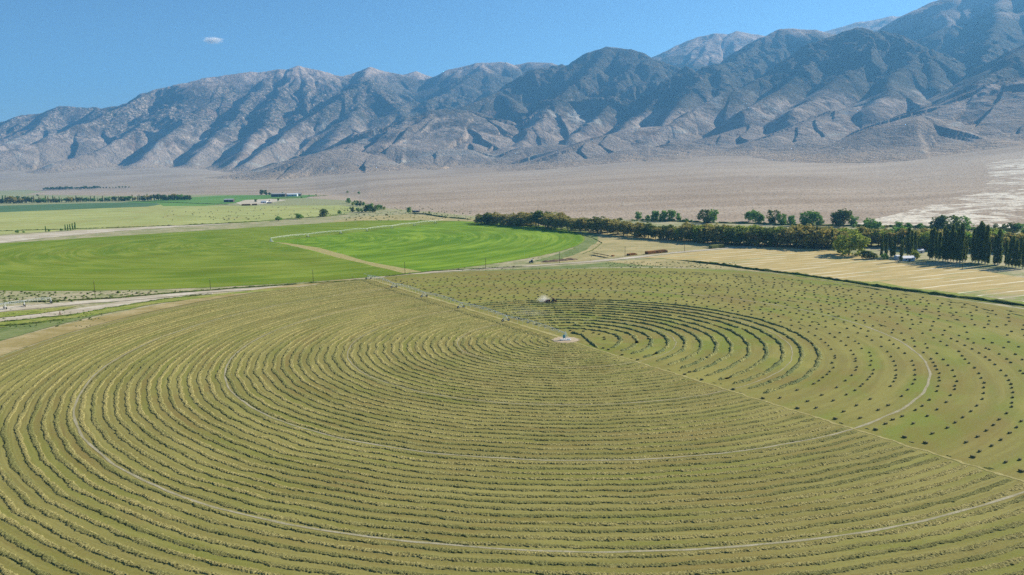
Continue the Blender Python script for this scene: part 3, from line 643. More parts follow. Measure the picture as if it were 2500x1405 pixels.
# first circle: bale ground and windrow ground
fringe = [(900, 683), (1000, 671), (1150, 664), (1300, 660), (1500, 656), (1640, 656), (1800, 662), (1900, 670), (2060, 694), (2200, 712), (2300, 727), (2500, 757), (2900, 836), (3100, 1100)]
pl = [G(*p) for p in fringe] + [P1 + 330 * np.array([math.cos(a), math.sin(a)]) for a in np.radians(np.arange(-30, -60, -3))] + [P1 + 330 * np.array([math.cos(ARM_AZ2), math.sin(ARM_AZ2)]), P1]
sheet('field', pl, M_['baled'], .36, P1, plan=True, ragged=.8)
pl = [P1 + 289 * np.array([math.cos(a), math.sin(a)]) for a in np.linspace(ARM_AZ, ARM_AZ2 + 2 * math.pi, 90)] + [P1]
sheet('field', pl, M_['stubble'], .36, P1, plan=True, ragged=.6)
pl = [P1 + 291 * np.array([math.cos(a), math.sin(a)]) for a in np.linspace(ARM_AZ + .01, math.radians(230), 60)] + [P1 + r * np.array([math.cos(a), math.sin(a)]) for a, r in zip(np.linspace(math.radians(230), ARM_AZ + .06, 60), np.linspace(330, 300, 60))]
sheet('field_edge', pl, M_['tan'], .30, P1, plan=True, ragged=1.5)
pl = [P1 + 316 * np.array([math.cos(a), math.sin(a)]) for a in np.linspace(math.radians(150), math.radians(225), 40)] + [P1 + 345 * np.array([math.cos(a), math.sin(a)]) for a in np.linspace(math.radians(225), math.radians(155), 40)]
sheet('verge', pl, M_['weed_soil'], .27, P1, plan=True, ragged=2.5)

def ring_strip(name, c, r, w, a0, a1, mat, z, wob=.5, n=500):
    a = np.linspace(a0, a1, n); rr = r + wob * fbm(a * 7, a * 0 + r * .1, 3, 15)
    ww = w / 2 * (1 + .3 * fbm(a * 25, a * 0 + r, 2, 16))
    V = []
    for s in (-1, 1): V.append(np.stack([(rr + s * ww) * np.cos(a), (rr + s * ww) * np.sin(a), 0 * a], -1))
    V = np.stack(V, 1).reshape(-1, 3); me = mesh_np(name, V, grid_faces(n, 2)[:, ::-1], [mat])
    me2 = me; 
    if me.polygons[0].normal.z < 0: me.flip_normals()
    return tag(link(name, me, None, (c[0], c[1], z)), kind='structure')
RAD = [57.1, 113.1, 169.6, 226.8, 284.5]
for r, w in zip(RAD, (.42, .45, .7, .8, .5)): ring_strip('wheel_track', P1, r, w, ARM_AZ + .03, ARM_AZ2 + 2 * math.pi, M_['bare'], .40)
for r, w in zip(RAD[:3], (.4, .45, 1.0)): ring_strip('wheel_track', P1, r, w, ARM_AZ2, ARM_AZ - (.5 if r > 100 else .2), M_['bare'], .40)
ring_strip('pivot_pad', P1, 3.6, 7.2, 0, 2 * math.pi, M_['pad'], .44, .0, 60)
# worn ring round the pad and the straw line along the diameter
def strip(name, pts, w, mat, z, wv=.3):
    P = np.array(pts, float); d = np.gradient(P, axis=0); d /= np.linalg.norm(d, axis=1)[:, None]; nrm = np.stack([-d[:, 1], d[:, 0]], -1)
    s = np.arange(len(P)); ww = w / 2 * (1 + wv * fbm(s * .35, s * 0 + w, 3, 18)); off = wv * 1.2 * fbm(s * .12, s * 0 + 9, 3, 19)
    V = np.stack([np.c_[P + nrm * (off - ww)[:, None], np.full(len(P), z)], np.c_[P + nrm * (off + ww)[:, None], np.full(len(P), z)]], 1).reshape(-1, 3)
    me = mesh_np(name, V, grid_faces(len(P), 2), [mat])
    if me.polygons[0].normal.z < 0: me.flip_normals()
    return tag(link(name, me), kind='structure')
u2 = np.array([math.cos(ARM_AZ2), math.sin(ARM_AZ2)]); u1 = np.array([math.cos(ARM_AZ), math.sin(ARM_AZ)])
strip('straw_line', [P1 + u2 * s for s in np.linspace(6, 330, 420)], 1.15, M_['straw'], .42, .75)
strip('track', [P1 + u1 * s + np.array([-u1[1], u1[0]]) * -1.5 for s in np.linspace(6, 288, 180)], 2.6, M_['straw'], .42, .4)

# ------------------------------------------------------------------ windrows: long mounds of cut hay
def mound(name, P, width, height, mat, seed, z=.36, nx=8, origin=(0, 0), tuft=.5, gap=0.0, taper=6):
    P = np.asarray(P, float); n = len(P)
    d = np.gradient(P, axis=0); d /= np.linalg.norm(d, axis=1)[:, None] + 1e-9; nrm = np.stack([-d[:, 1], d[:, 0]], -1)
    s = np.concatenate([[0], np.cumsum(np.linalg.norm(np.diff(P, axis=0), axis=1))])
    e = np.clip(np.minimum(np.arange(n), n - 1 - np.arange(n)) / taper, 0, 1)
    amp = (.85 + .35 * fbm(s / 6, s * 0 + seed, 3, seed % 50)) * (.15 + .85 * e)
    if gap > 0: amp = amp * sstep(-gap, gap * .5, fbm(s / 14, s * 0 + seed * 1.7, 3, (seed + 3) % 50) + .62)
    wid = width / 2 * (1 + .42 * fbm(s / 4, s * 0 + seed + .5, 2, (seed + 7) % 50)) * (.6 + .4 * e)
    u = np.linspace(-1, 1, nx); V = np.zeros((n, nx, 3))
    S, U = np.meshgrid(s, u, indexing='ij')
    prof = (1 - np.abs(U) ** (3.4 if width < 3 else 2.6))
    hh = height * amp[:, None] * prof
    tn = fbm(S / (.42 if width < 3 else 2.5) + seed * 3.1, U * width / .9 + seed, 2, (seed + 11) % 50)
    hh = hh * (1 + .55 * tuft * tn) + tuft * .42 * height * prof ** .5 * np.maximum(tn, -.6) * amp[:, None]
    hh[:, 0] = -.02; hh[:, -1] = -.02
    off = U * wid[:, None] + .34 * (pn(S / .5, U * 2 + seed, (seed + 13) % 50) + .6 * pn(S / 1.9, U * 2 + seed, (seed + 14) % 50)) * (np.abs(U) > .5)
    V[..., 0] = P[:, 0:1] + nrm[:, 0:1] * off; V[..., 1] = P[:, 1:2] + nrm[:, 1:2] * off; V[..., 2] = np.maximum(hh, -.02)
    V[..., 0] -= origin[0]; V[..., 1] -= origin[1]
    me = mesh_np(name, V.reshape(-1, 3), grid_faces(n, nx)[:, ::-1], [mat])
    if sum(p.normal.z for p in me.polygons[:40]) < 0: me.flip_normals()
    return link(name, me, None, (origin[0], origin[1], z))

def arc_pts(r, a0, a1, wob):
    """arc cut to what could be seen, with the kinks neighbouring rows share"""
    n = int(abs(a1 - a0) * r / .22); a = np.linspace(a0, a1, max(n, 30))
    rr = r + wob * (fbm(a * 9, a * 0 + r * .018, 2, 30) * 1.0 + fbm(a * 30, a * 0 + r * .05, 2, 31) * .35)
    P = P1 + np.stack([rr * np.cos(a), rr * np.sin(a)], -1)
    k = seen(np.c_[P, np.zeros(len(P))])
    dist = np.hypot(P[:, 0], P[:, 1])
    keep = np.zeros(len(P), bool); acc = 0; last = -9
    # finer near the camera, coarser far away
    step = np.clip((dist / 260), .8, 3.0); c = np.cumsum(1 / step); keep[np.unique(np.searchsorted(c, np.arange(0, c[-1], 1.0)).clip(0, len(P) - 1))] = True
    idx = np.where(keep & k)[0]
    if len(idx) < 12: return []
    runs = np.split(idx, np.where(np.diff(idx) > 12)[0] + 1)
    return [P[q] for q in runs if len(q) > 12]

a0, a1 = ARM_AZ + .0, ARM_AZ2 + 2 * math.pi
k = 0; r = 10.0
while r < 283:
    near = min(abs(r - q) for q in RAD)
    if near > 1.4:
        k += 1
        ga = 3.5 / r
        runs = arc_pts(r, a0 + ga * .6, a1 - ga * .4, .75)
        # one row is one thing: when the frame's margin cuts it in two, both runs still make one mesh
        if runs:
            objs = [mound('windrow', q, 1.85, .25, M_['hay'], k * 3 + j, origin=P1, tuft=1.1, nx=9) for j, q in enumerate(runs)]
            if len(objs) > 1:
                bm = bmesh.new()
                for o in objs: bm.from_mesh(o.data)
                me = objs[0].data; bm.to_mesh(me); bm.free()
                for o in objs[1:]: bpy.data.objects.remove(o)
            tag(objs[0], 'curved windrow of raked hay, %s one out from the pivot on the uncollected half' % nth(k), 'windrow', 'hay windrows on the uncollected half of the circle')
    r += 4.05
RW = [29.1, 37.3, 45.0, 53.5, 62.1, 69.9, 77.5, 84.8, 93.0, 101.2, 109.0, 117.5, 125.1]
for i, r in enumerate(RW):
    g0 = 8.0 / r; g1 = 9.0 / r
    runs = arc_pts(r, ARM_AZ2 + g0, ARM_AZ - g1, .8)
    if r > 120: runs = [q[:] for q in runs]
    o = mound('windrow', runs[0], 2.0, .66, M_['hay_fresh'], 200 + i, origin=P1, tuft=.9, gap=.12)
    tag(o, 'tall dark windrow on the baled half, %s one out from the pivot' % nth(i + 1), 'windrow', 'windrows still waiting for the baler')
q = np.array([G(1394, 814), G(1406, 817), G(1422, 820), G(1432, 829), G(1444, 840), G(1460, 852)])
t = np.linspace(0, 1, len(q)); tt = np.linspace(0, 1, 90); q = np.c_[np.interp(tt, t, q[:, 0]), np.interp(tt, t, q[:, 1])]
tag(mound('windrow', q, 1.6, .7, M_['hay_fresh'], 333, origin=P1, tuft=1.0), 'short crooked windrow bending past the pivot pad', 'windrow')

# ------------------------------------------------------------------ bales
def bale_mesh(name, mat, d=(1.3, .74, .62)):
    bm = bmesh.new(); bmesh.ops.create_cube(bm, size=1)
    bmesh.ops.subdivide_edges(bm, edges=bm.edges[:], cuts=3, use_grid_fill=True)
    for v in bm.verts:
        p = v.co; e = sum(abs(abs(c) - .5) < 1e-4 for c in p); sh = 1 - .045 * (e >= 2) - .03 * (e == 3)
        v.co = Vector((p.x * d[0] * sh, p.y * d[1] * sh, p.z * d[2] * sh + d[2] / 2)) + Vector([random.uniform(-.025, .025) for _ in range(3)])
    # strings sink into the long sides
    me = bpy.data.meshes.new(name); bm.to_mesh(me); bm.free(); me.materials.append(mat); return me
BM = [bale_mesh('hay_bale', M_['bale']) for _ in range(3)]
rows3 = [  # bales one by one, where they lie (read off the near right part of the circle)
 [(907,193),(952,221),(985,247),(1010,270),(1030,298),(1058,348),(1060,364),(1035,402),(1048,439),(1018,469),(1000,490),(968,513),(937,538),(897,563),(770,611),(640,670)],
 [(1105,235),(1143,268),(1180,308),(1200,337),(1216,369),(1215,388),(1225,434),(1218,456),(1187,497),(1138,538),(1073,590),(958,649),(848,697)],
 [(1213,236),(1240,254),(1262,292),(1320,323),(1332,349),(1335,386),(1328,420),(1353,455),(1345,485),(1325,508),(1308,530),(1270,565),(1255,580),(1213,612),(1147,645),(1045,692),(915,747)],
 [(1340,229),(1412,277),(1457,317),(1485,355),(1507,389),(1520,423),(1525,457),(1525,496),(1520,518),(1507,545),(1482,580),(1328,680),(1223,728),(1123,776)],
 [(1505,260),(1543,289),(1590,329),(1645,387),(1658,420),(1667,456),(1668,494),(1668,530),(1652,563),(1613,608),(1568,656),(1463,728),(1388,763),(1250,825)],
 [(1585,228),(1663,235),(1667,277),(1733,324),(1790,372),(1808,399),(1823,427),(1835,453),(1855,481),(1853,514),(1855,538),(1845,580),(1835,618),(1778,685),(1725,731),(1673,763),(1570,812),(1498,838),(1443,870)],
 [(1762,288),(1835,330),(1883,377),(1920,421),(1955,459),(1972,505),(1988,543),(1972,578),(1972,604),(1940,649),(1907,703),(1837,759),(1763,809),(1655,867)],
 [(1912,269),(2002,315),(2027,349),(2050,374),(2080,404),(2122,440),(2155,483),(2173,518),(2195,555),(2192,591),(2192,634),(2182,679),(2140,730),(2095,773),(2033,819),(1975,859),(1915,900),(1800,944)],
 [(1943,217),(1990,238),(2048,268),(2103,296),(2157,327),(2205,358),(2237,381),(2277,415),(2323,460),(2363,500),(2383,535),(2400,565),(2407,593),(2415,628),(2412,667),(2407,707),(2405,738),(2367,788),(2310,836),(2267,878),(2212,921),(2145,968),(2057,1011)],
 [(2115,250),(2208,290),(2233,299),(2310,335),(2368,373),(2397,400),(2470,463),(2493,483),(2477,850),(2443,895),(2388,940),(2323,991),(2253,1037),(2160,1080),(2467,1143)]]
RB = [132.1, 140.8, 147.8, 156.7, 164.4, 173.5, 179.0, 189.2, 198.2, 205.0]
while RB[-1] < 284: RB.append(RB[-1] + 8.1)
cand = []   # (row, angle, xy)
for i, r in enumerate(RB):
    amax = math.radians(118.5); amin_proc = ARM_AZ2 + .05
    have = []
    if i < len(rows3):
        for (x, y) in rows3[i]:
            g = G(1700 + x * .32026, 760 + y * .32026); a = math.atan2(*(g - P1)[::-1]); have.append(a); cand.append((i, a, g))
        start = max(have) + 9 / r
    else: start = amin_proc
    a = start
    while a < amax:
        sp_m = 10.5 if a < .3 else 7.6
        rr = r + random.gauss(0, .5)
        g = P1 + rr * np.array([math.cos(a), math.sin(a)])
        if G(*(0, 0))[0] is not None and random.random() > .06:
            # stay on the field: inside the ditch line on the right
            x, y = project(np.array([[g[0], g[1], 0]])); yl = np.interp(x[0], [900, 1300, 1640, 1900, 2060, 2300, 2500, 2900], [686, 664, 661, 677, 700, 733, 763, 842])
            if y[0] > yl + 2: cand.append((i, a, g))
        a += sp_m * random.uniform(.6, 1.5) / r
solo = [('largest bale lying by the straw line at the right edge', (1700 + 2475 * .32026, 760 + 1233 * .32026))]
line_px = [(1700 + x * .32026, 760 + y * .32026) for x, y in [(42,531),(283,605),(508,675),(772,750),(1060,831),(1105,862),(1367,914),(1587,972),(1643,1008),(1747,1016),(2108,1124),(2475,1233)]]
pad_px = [(1100 + x * .32026, 760 + y * .32026) for x, y in [(913,155),(1013,161),(1090,173),(1133,184),(1170,207),(1173,222),(1165,289),(1205,301),(1308,341),(1427,380),(1785,491),(1822,473)]]
arm_px = [(850 + x * .16, 640 + y * .16) for x, y in [(738,257),(720,287),(803,311),(848,327),(905,346),(993,373),(1036,385),(1156,420),(1180,426),(1297,463),(1400,495),(1575,552),(1610,563),(1730,595),(1858,634),(1917,654),(1943,661),(2193,744),(2243,764),(2423,817)]]
arm_px += [(1180 + x * .0883, 700 + y * .0883) for x, y in [(985, 910), (1250, 1020), (1480, 1075)]]
def put_bale(g, rz, label, group):
    o = link('hay_bale', random.choice(BM), None, (g[0], g[1], .37)); o.rotation_euler = (0, 0, rz + random.gauss(0, .12)); tag(o, label, 'hay bale', group); return o
la2 = math.atan2(u2[1], u2[0])
nb = 0
for i, p in enumerate(line_px):
    o = put_bale(G(*p), la2, 'big square bale beside the straw line, %s counting outward from the pivot' % nth(i + 1), 'bales along the straw line'); nb += 1
    o.scale = (1.12, 1.05, 1.0) if i not in (5, 8) else (1.1, .6, .3)
for i, p in enumerate(pad_px):
    put_bale(G(*p), random.uniform(-.4, .4), 'square bale in the open ground right of the pivot pad, %s from the pad' % nth(i + 1), 'bales right of the pivot pad'); nb += 1
arm_px.sort(key=lambda p: -p[0])
for i, p in enumerate(arm_px):
    put_bale(G(*p), ARM_AZ + random.gauss(0, .3), 'square bale close behind the irrigation arm, %s from the pivot' % nth(i + 1), 'bales behind the irrigation arm'); nb += 1
cand.sort(key=lambda c: c[2][0] ** 2 + c[2][1] ** 2)
room = 300 - nb
near, rest = cand[:room], cand[room:]
byrow = {}
for c in near: byrow.setdefault(c[0], []).append(c)
for i, L in byrow.items():
    L.sort(key=lambda c: c[1])
    for j, c in enumerate(L):
        put_bale(c[2], c[1] + math.pi / 2, '%s square bale from the straw line in the %s bale row outside the windrows' % (nth(j + 1), nth(i + 1)), 'square bales in the %s bale row' % nth(i + 1))
# far ones: one object
def bales_mesh(L, name, z):
    base = np.array([v.co[:] for v in BM[0].vertices]); fc = np.array([p.vertices[:] for p in BM[0].polygons]); V = []; Fc = []
    for k, (g, rz, s) in enumerate(L):
        c_, s_ = math.cos(rz), math.sin(rz); q = base * s
        V.append(np.stack([q[:, 0] * c_ - q[:, 1] * s_ + g[0], q[:, 0] * s_ + q[:, 1] * c_ + g[1], q[:, 2] + z], -1)); Fc.append(fc + k * len(base))
    return mesh_np(name, np.concatenate(V), np.concatenate(Fc), [M_['bale']])
L = [(c[2], c[1] + math.pi / 2 + random.gauss(0, .15), 1.0) for c in rest]
for _ in range(110):
    px, py = random.uniform(395, 860), random.uniform(506, 540)
    if py > 548 - (px - 395) * .05: continue
    L.append((G(px, py), random.uniform(-.5, .5), 2.0))
o = link('hay_bales', bales_mesh(L, 'hay_bales', .3)); tag(o, 'hundreds of far square bales dotted over the back of the mown circle and the pale field beyond', 'hay bales', kind='stuff')

# ------------------------------------------------------------------ loose hay left on the baled ground
V = []; Fc = []
def clump(g, ln, w, h, rz, n=0):
    V0 = len(V); m = max(4, int(ln / .7)); c_, s_ = math.cos(rz), math.sin(rz)
    for a in range(m + 1):
        t = a / m; x = (t - .5) * ln; e = math.sin(math.pi * min(max(t, .02), .98)) ** .6
        for b, hh in ((-1, 0), (-.4, .8), (.3, 1), (1, 0)):
            yy = b * w / 2 * e * random.uniform(.7, 1.2); zz = hh * h * e * random.uniform(.5, 1.2)
            V.append((g[0] + x * c_ - yy * s_, g[1] + x * s_ + yy * c_, .35 + zz))
    for a in range(m):
        for b in range(3):
            i = V0 + a * 4 + b; Fc.append((i, i + 4, i + 5, i + 1))
for _ in range(190):
    r = random.uniform(135, 283); a = random.uniform(.1, 2.0)
    g = P1 + r * np.array([math.cos(a), math.sin(a)]); x, y = project(np.array([[g[0], g[1], 0]]))
    if y[0] < np.interp(x[0], [900, 1640, 2060, 2500], [690, 668, 708, 768]): continue
    clump(g, random.uniform(1, 7), random.uniform(.5, 1.1), random.uniform(.15, .4), a + math.pi / 2)
for _ in range(60):
    r = 276 + random.gauss(0, 4); a = random.uniform(.15, 1.9); g = P1 + r * np.array([math.cos(a), math.sin(a)]); clump(g, random.uniform(3, 12), .8, .35, a + math.pi / 2)
for r_, s0 in ((0, 60), (0, 120), (0, 170), (0, 230)):
    for _ in range(4):
        g = P1 + u2 * random.uniform(10, 260) + np.array([-u2[1], u2[0]]) * random.uniform(1, 5); clump(g, random.uniform(.8, 2.5), .6, .25, la2)
me = mesh_np('loose_hay', np.array(V), np.array(Fc), [M_['hay_fresh']])
tag(link('loose_hay', me), 'scattered tufts of hay the baler missed on the mown circle', 'loose hay', kind='stuff')

# ------------------------------------------------------------------ weeds along ditches and road edges
def wander(px, step=2.2, wob=1.0):
    P = np.array([G(*p) for p in px]); L = np.concatenate([[0], np.cumsum(np.linalg.norm(np.diff(P, axis=0), axis=1))])
    s = np.arange(0, L[-1], step); q = np.c_[np.interp(s, L, P[:, 0]), np.interp(s, L, P[:, 1])]
    return q + wob * np.c_[fbm(s / 12, s * 0, 2, 3), fbm(s / 12, s * 0 + 5, 2, 4)]
WE = [([(1655, 636), (1760, 648), (1830, 658), (1950, 672), (2060, 688), (2180, 706), (2300, 722), (2500, 748), (2800, 800)], 4.0, 1.5, 'weeds', 'thick dark green weeds along the ditch beside the mown circle'),
      ([(-200, 815), (0, 798), (60, 794), (96, 790), (140, 784), (180, 779)], 2.4, .9, 'weeds', 'dark weeds along the lower edge of the grass strip at left'),
      ([(-150, 800), (0, 788), (60, 783), (110, 777), (180, 771), (260, 755), (400, 732), (520, 718)], 1.6, .7, 'weeds', 'low green weeds along the near side of the pale road'),
      ([(0, 742), (60, 738), (120, 737), (200, 733), (290, 728), (400, 718), (600, 703), (900, 684)], 1.8, .7, 'weeds', 'row of low brush on the far side of the pale road'),
      ([(940, 676), (1060, 663), (1180, 657), (1290, 651)], 1.6, .7, 'weeds', 'thin weeds between the road and the green circle'),
      ([(1150, 537), (1080, 531), (1040, 524), (1000, 522)], 5, 2.2, 'weeds', 'dark scrub line left of the olive windbreak'),
      ([(980, 480 + 3), (930, 479), (880, 474), (840, 470), (800, 468)], 9, 3.5, 'weeds', 'dark line of brush out on the desert edge'),
      ([(430, 552), (560, 546), (640, 541), (700, 536), (790, 530), (850, 524)], 4, 1.6, 'weeds', 'brush line between the pale field and the green circle'),
      ([(-100, 568), (60, 563), (180, 560), (300, 556), (430, 551)], 3.0, 1.0, 'weeds', 'brush line on the far side of the white dirt road'),
      ([(1545, 538), (1640, 541), (1720, 545), (1840, 547), (1900, 550), (2080, 553), (2230, 556), (2500, 566)], 6, 2.2, 'weeds', 'low green brush in front of the desert behind the windbreak'),
      ([(-100, 492), (100, 490), (200, 489.5), (320, 492), (500, 498), (560, 500)], 6, 1.4, 'weeds', 'brush along the edge of the dark green crop field'),
      ([(640, 487), (700, 484), (745, 482), (800, 478)], 6, 2.0, 'weeds', 'brush line below the far farmstead'),
      ([(1290, 553), (1345, 557), (1400, 568), (1450, 583), (1470, 594), (1450, 610), (1420, 622)], .9, .5, 'weeds', 'thin fence-row weeds curving around the green circle')]
for k, (px, w, h, m, lb) in enumerate(WE):
    q = wander(px, 1.3 if w < 4 else 4)
    tag(mound('weeds', q, w, h, M_[m], 60 + k, z=.2, nx=6, tuft=1.0, gap=.25 if k else 0, origin=q[0]), lb, 'weeds', kind='stuff')

# low scrub scattered over the rough ground at left and below the windbreak
V = []; Fc = []
def scrub(g, r, h):
    V0 = len(V); n = 6
    for ring, (k, z) in enumerate(((1, 0), (.8, .7), (.3, 1.0))):
        for i in range(n):
            a = 2 * math.pi * i / n + ring * .4; q = r * k * random.uniform(.6, 1.25); V.append((g[0] + q * math.cos(a), g[1] + q * math.sin(a), .05 + h * z * random.uniform(.7, 1.2)))
    for ring in range(2):
        for i in range(n):
            a = V0 + ring * n; Fc.append((a + i, a + (i + 1) % n, a + n + (i + 1) % n, a + n + i))
for box, num, rr_ in [((-100, 712, 620, 740), 420, (.4, 1.5)), ((0, 757, 260, 800), 150, (.3, 1.1)), ((840, 505, 1150, 540), 260, (.8, 2.4)), ((1290, 560, 1470, 640), 90, (.3, 1.0)), ((1480, 640, 1800, 655), 160, (.4, 1.2)), ((1100, 655, 1600, 662), 60, (.3, .9))]:
    for _ in range(num):
        x, y = random.uniform(box[0], box[2]), random.uniform(box[1], box[3])
        if box[0] == -100 and not (np.interp(x, [0, 300, 620], [712, 709, 700]) < y < np.interp(x, [0, 160, 288, 400, 620], [750, 738, 730, 719, 702])): continue
        scrub(G(x, y), random.uniform(*rr_), random.uniform(.3, 1.1) * rr_[1] * .6)
tag(link('scrub', mesh_np('scrub', np.array(V), np.array(Fc), [M_['weeds']])), 'low dark scrub dotted over the rough ground beside the roads and fields', 'scrub', kind='stuff')

# ------------------------------------------------------------------ trees
def leaves(n_cl, per, cen_fn, rad, size, seed, flat=.7):
    r = np.random.default_rng(seed); C = np.array([cen_fn(r) for _ in range(n_cl)])
    C = np.repeat(C, per, 0); n = len(C)
    off = r.normal(size=(n, 3)); off /= np.linalg.norm(off, axis=1)[:, None]; off *= (r.random((n, 1)) ** .5) * rad; off[:, 2] *= flat
    c = C + off
    a = r.normal(size=(n, 3)); a /= np.linalg.norm(a, axis=1)[:, None]; b = np.cross(a, r.normal(size=(n, 3))); b /= np.linalg.norm(b, axis=1)[:, None]
    s = size * (.6 + .8 * r.random((n, 1)))
    V = np.stack([c - a * s - b * s * .6, c + a * s - b * s * .6, c + a * s * .7 + b * s * .6, c - a * s * .7 + b * s * .6], 1).reshape(-1, 3)
    return V, np.arange(4 * n).reshape(-1, 4)
def trunk_mesh(name, mat, h, r0, crown_h, limbs, lean=0.0, seed=0, spread=.3):
    rr = random.Random(seed); m = MB(); top = Vector((lean, 0, h))
    m.bar((0, 0, -.3), top * .5, r0, 7, r0 * .75); m.bar(top * .5, top, r0 * .75, 7, r0 * .45)
    for i in range(limbs):
        a = 2 * math.pi * i / max(1, limbs) + rr.uniform(-.4, .4); s = top * rr.uniform(.6, 1.0); L = crown_h * rr.uniform(.45, .7)
        e = s + Vector((math.cos(a) * L * spread, math.sin(a) * L * spread, L)); m.bar(s, e, r0 * .42, 5, r0 * .12)
    me = bpy.data.meshes.new(name); me.from_pydata(m.v, [], m.f); me.update(); me.materials.append(mat); return me
def tree_proto(kind, seed):
    r = np.random.default_rng(seed); s = seed
    if kind == 'poplar':           # column, unit height 20 m
        Ht = 20
        def cen(q):
            z = q.uniform(.06, 1) ** .9; w = 1.15 * min(1, z * 5) ** .6 * (1.02 - z) ** .5
            a = q.uniform(0, 6.283); k = w * (.55 + .5 * q.random()); return (k * math.cos(a) + .25 * math.sin(z * 5 + s), k * math.sin(a), z * Ht)
        V, Fq = leaves(190, 15, cen, .62, .26, seed, 1.9); tr = trunk_mesh('trunk', M_['bark_w'], 15, .28, 4, 3, 0, seed, .1); lm = 'leaf_dark'
    elif kind == 'round':          # spreading tree with trunk, unit height 10
        Ht = 10; lob = [(r.uniform(-2.8, 2.8), r.uniform(-2.8, 2.8), r.uniform(2.4, 7.6), r.uniform(1.5, 2.4)) for _ in range(13)]
        def cen(q):
            L = lob[q.integers(len(lob))]; v = q.normal(size=3); v /= np.linalg.norm(v); k = L[3] * q.uniform(.55, 1.05)
            return (L[0] + v[0] * k, L[1] + v[1] * k, max(1.0, L[2] + v[2] * k * .9))
        V, Fq = leaves(260, 14, cen, .75, .26, seed); tr = trunk_mesh('trunk', M_['bark'], 3.4, .24, 5, 5, .3, seed, .5); lm = 'leaf_olive'
    elif kind == 'cotton':         # broad cottonwood, unit height 16
        Ht = 16; lob = [(r.uniform(-5, 5), r.uniform(-4, 4), r.uniform(3.0, 12.8), r.uniform(2.2, 3.4)) for _ in range(15)]
        def cen(q):
            L = lob[q.integers(len(lob))]; v = q.normal(size=3); v /= np.linalg.norm(v); k = L[3] * q.uniform(.5, 1.05)
            return (L[0] + v[0] * k, L[1] + v[1] * k, max(1.2, L[2] + v[2] * k))
        V, Fq = leaves(290, 14, cen, 1.1, .38, seed); tr = trunk_mesh('trunk', M_['bark'], 5.5, .5, 9, 7, .4, seed, .55); lm = 'leaf_green'
    elif kind == 'bush':           # foliage to the ground, unit height 8
        Ht = 8; lob = [(r.uniform(-2.4, 2.4), r.uniform(-2.4, 2.4), r.uniform(1.4, 5.6), r.uniform(1.3, 2.4)) for _ in range(9)]
        def cen(q):
            L = lob[q.integers(len(lob))]; v = q.normal(size=3); v /= np.linalg.norm(v); k = L[3] * q.uniform(.6, 1.05)
            return (L[0] + v[0] * k, L[1] + v[1] * k, max(.3, L[2] + v[2] * k))
        V, Fq = leaves(190, 12, cen, .7, .24, seed); tr = trunk_mesh('trunk', M_['bark'], 2.5, .22, 4, 4, .1, seed, .4); lm = 'leaf_olive'
    me = mesh_np('crown', V, Fq, [M_[lm]])
    return me, tr, Ht
PRO = {k: [tree_proto(k, sd * 7 + len(k)) for sd in range(4)] for k in ('poplar', 'round', 'cotton', 'bush')}
_mc = {}
def with_mat(me, mat):
    key = (me.name, mat)
    if key not in _mc:
        m = me.copy(); m.name = 'crown'; m.materials.clear(); m.materials.append(M_[mat]); _mc[key] = m
    return _mc[key]
NAMES = {'poplar': 'poplar_tree', 'round': 'broadleaf_tree', 'cotton': 'cottonwood_tree', 'bush': 'shrub'}
def tree(kind, px, py, hpx, label, group=None, leaf=None, wide=1.0, sd=None, far=False):
    g = terrain_point(px, py) if far else np.array([*G(px, py), 0.0]); d = math.hypot(g[0], g[1])
    h = hpx / F * math.hypot(d, H); me, tr, Ht = PRO[kind][(random.randrange(4) if sd is None else sd)]
    o = empty(NAMES[kind], (g[0], g[1], g[2] + .1), random.uniform(0, 6.28), label, {'shrub': 'bush'}.get(NAMES[kind], 'tree'), group)
    s = h / Ht; wd = s * wide; o.scale = (wd, wd, s)
    link('crown', with_mat(me, leaf) if leaf else me, o); link('trunk', tr, o)
    return o
U = random.uniform
# olive windbreak: a long row running from the green circle to the right
xs = np.linspace(1180, 1800, 50); xs2 = np.linspace(1800, 2010, 14)
WBx = [1150, 1300, 1400, 1500, 1600, 1700, 1800, 1900, 2010]; WBy = [546, 556, 566, 574, 585, 592, 600, 603, 608]
n = 0
for x in list(xs) + list(xs2):
    n += 1; x += U(-4, 4); y = float(np.interp(x, WBx, WBy)) - U(0, 2)
    hp = float(np.interp(x, [1150, 1250, 1300, 1500, 1640, 1700, 1800, 2010], [28, 32, 42, 42, 36, 46, 52, 54])) * U(.74, 1.12)
    lf = random.choice(['leaf_olive', 'leaf_olive', 'leaf_dark', 'leaf_olive', 'leaf_lime' if x > 1650 else 'leaf_olive'])
    tree('round' if x > 1290 else 'bush', x, y, hp, 'bushy olive windbreak tree, %s from the left end of the front row' % nth(n), 'trees of the olive windbreak', lf, 1.3)
n = 0
for x in np.linspace(1190, 2040, 44):
    n += 1; x += U(-6, 6); y = float(np.interp(x, WBx, WBy)) - U(5, 8)
    if 1530 < x < 1680 and n % 3: continue
    tree('round', x, y, float(np.interp(x, [1190, 1300, 1600, 2040], [26, 34, 34, 50])) * U(.7, 1.2), 'windbreak tree in the rear row, %s from the left' % nth(n), 'rear row of the olive windbreak', random.choice(['leaf_olive', 'leaf_dark', 'leaf_lime', 'leaf_olive']), 1.15)
for i, (x, y, h) in enumerate([(1168, 545, 24), (1198, 546, 26), (1212, 547, 25), (1246, 549, 29), (1270, 550, 32), (1285, 551, 28)]):
    tree('bush', x, y, h, 'rounded olive bush in front of the windbreak, %s from the left' % nth(i + 1), 'bushes at the left end of the windbreak', 'leaf_lime' if i % 2 else 'leaf_olive', 1.25)
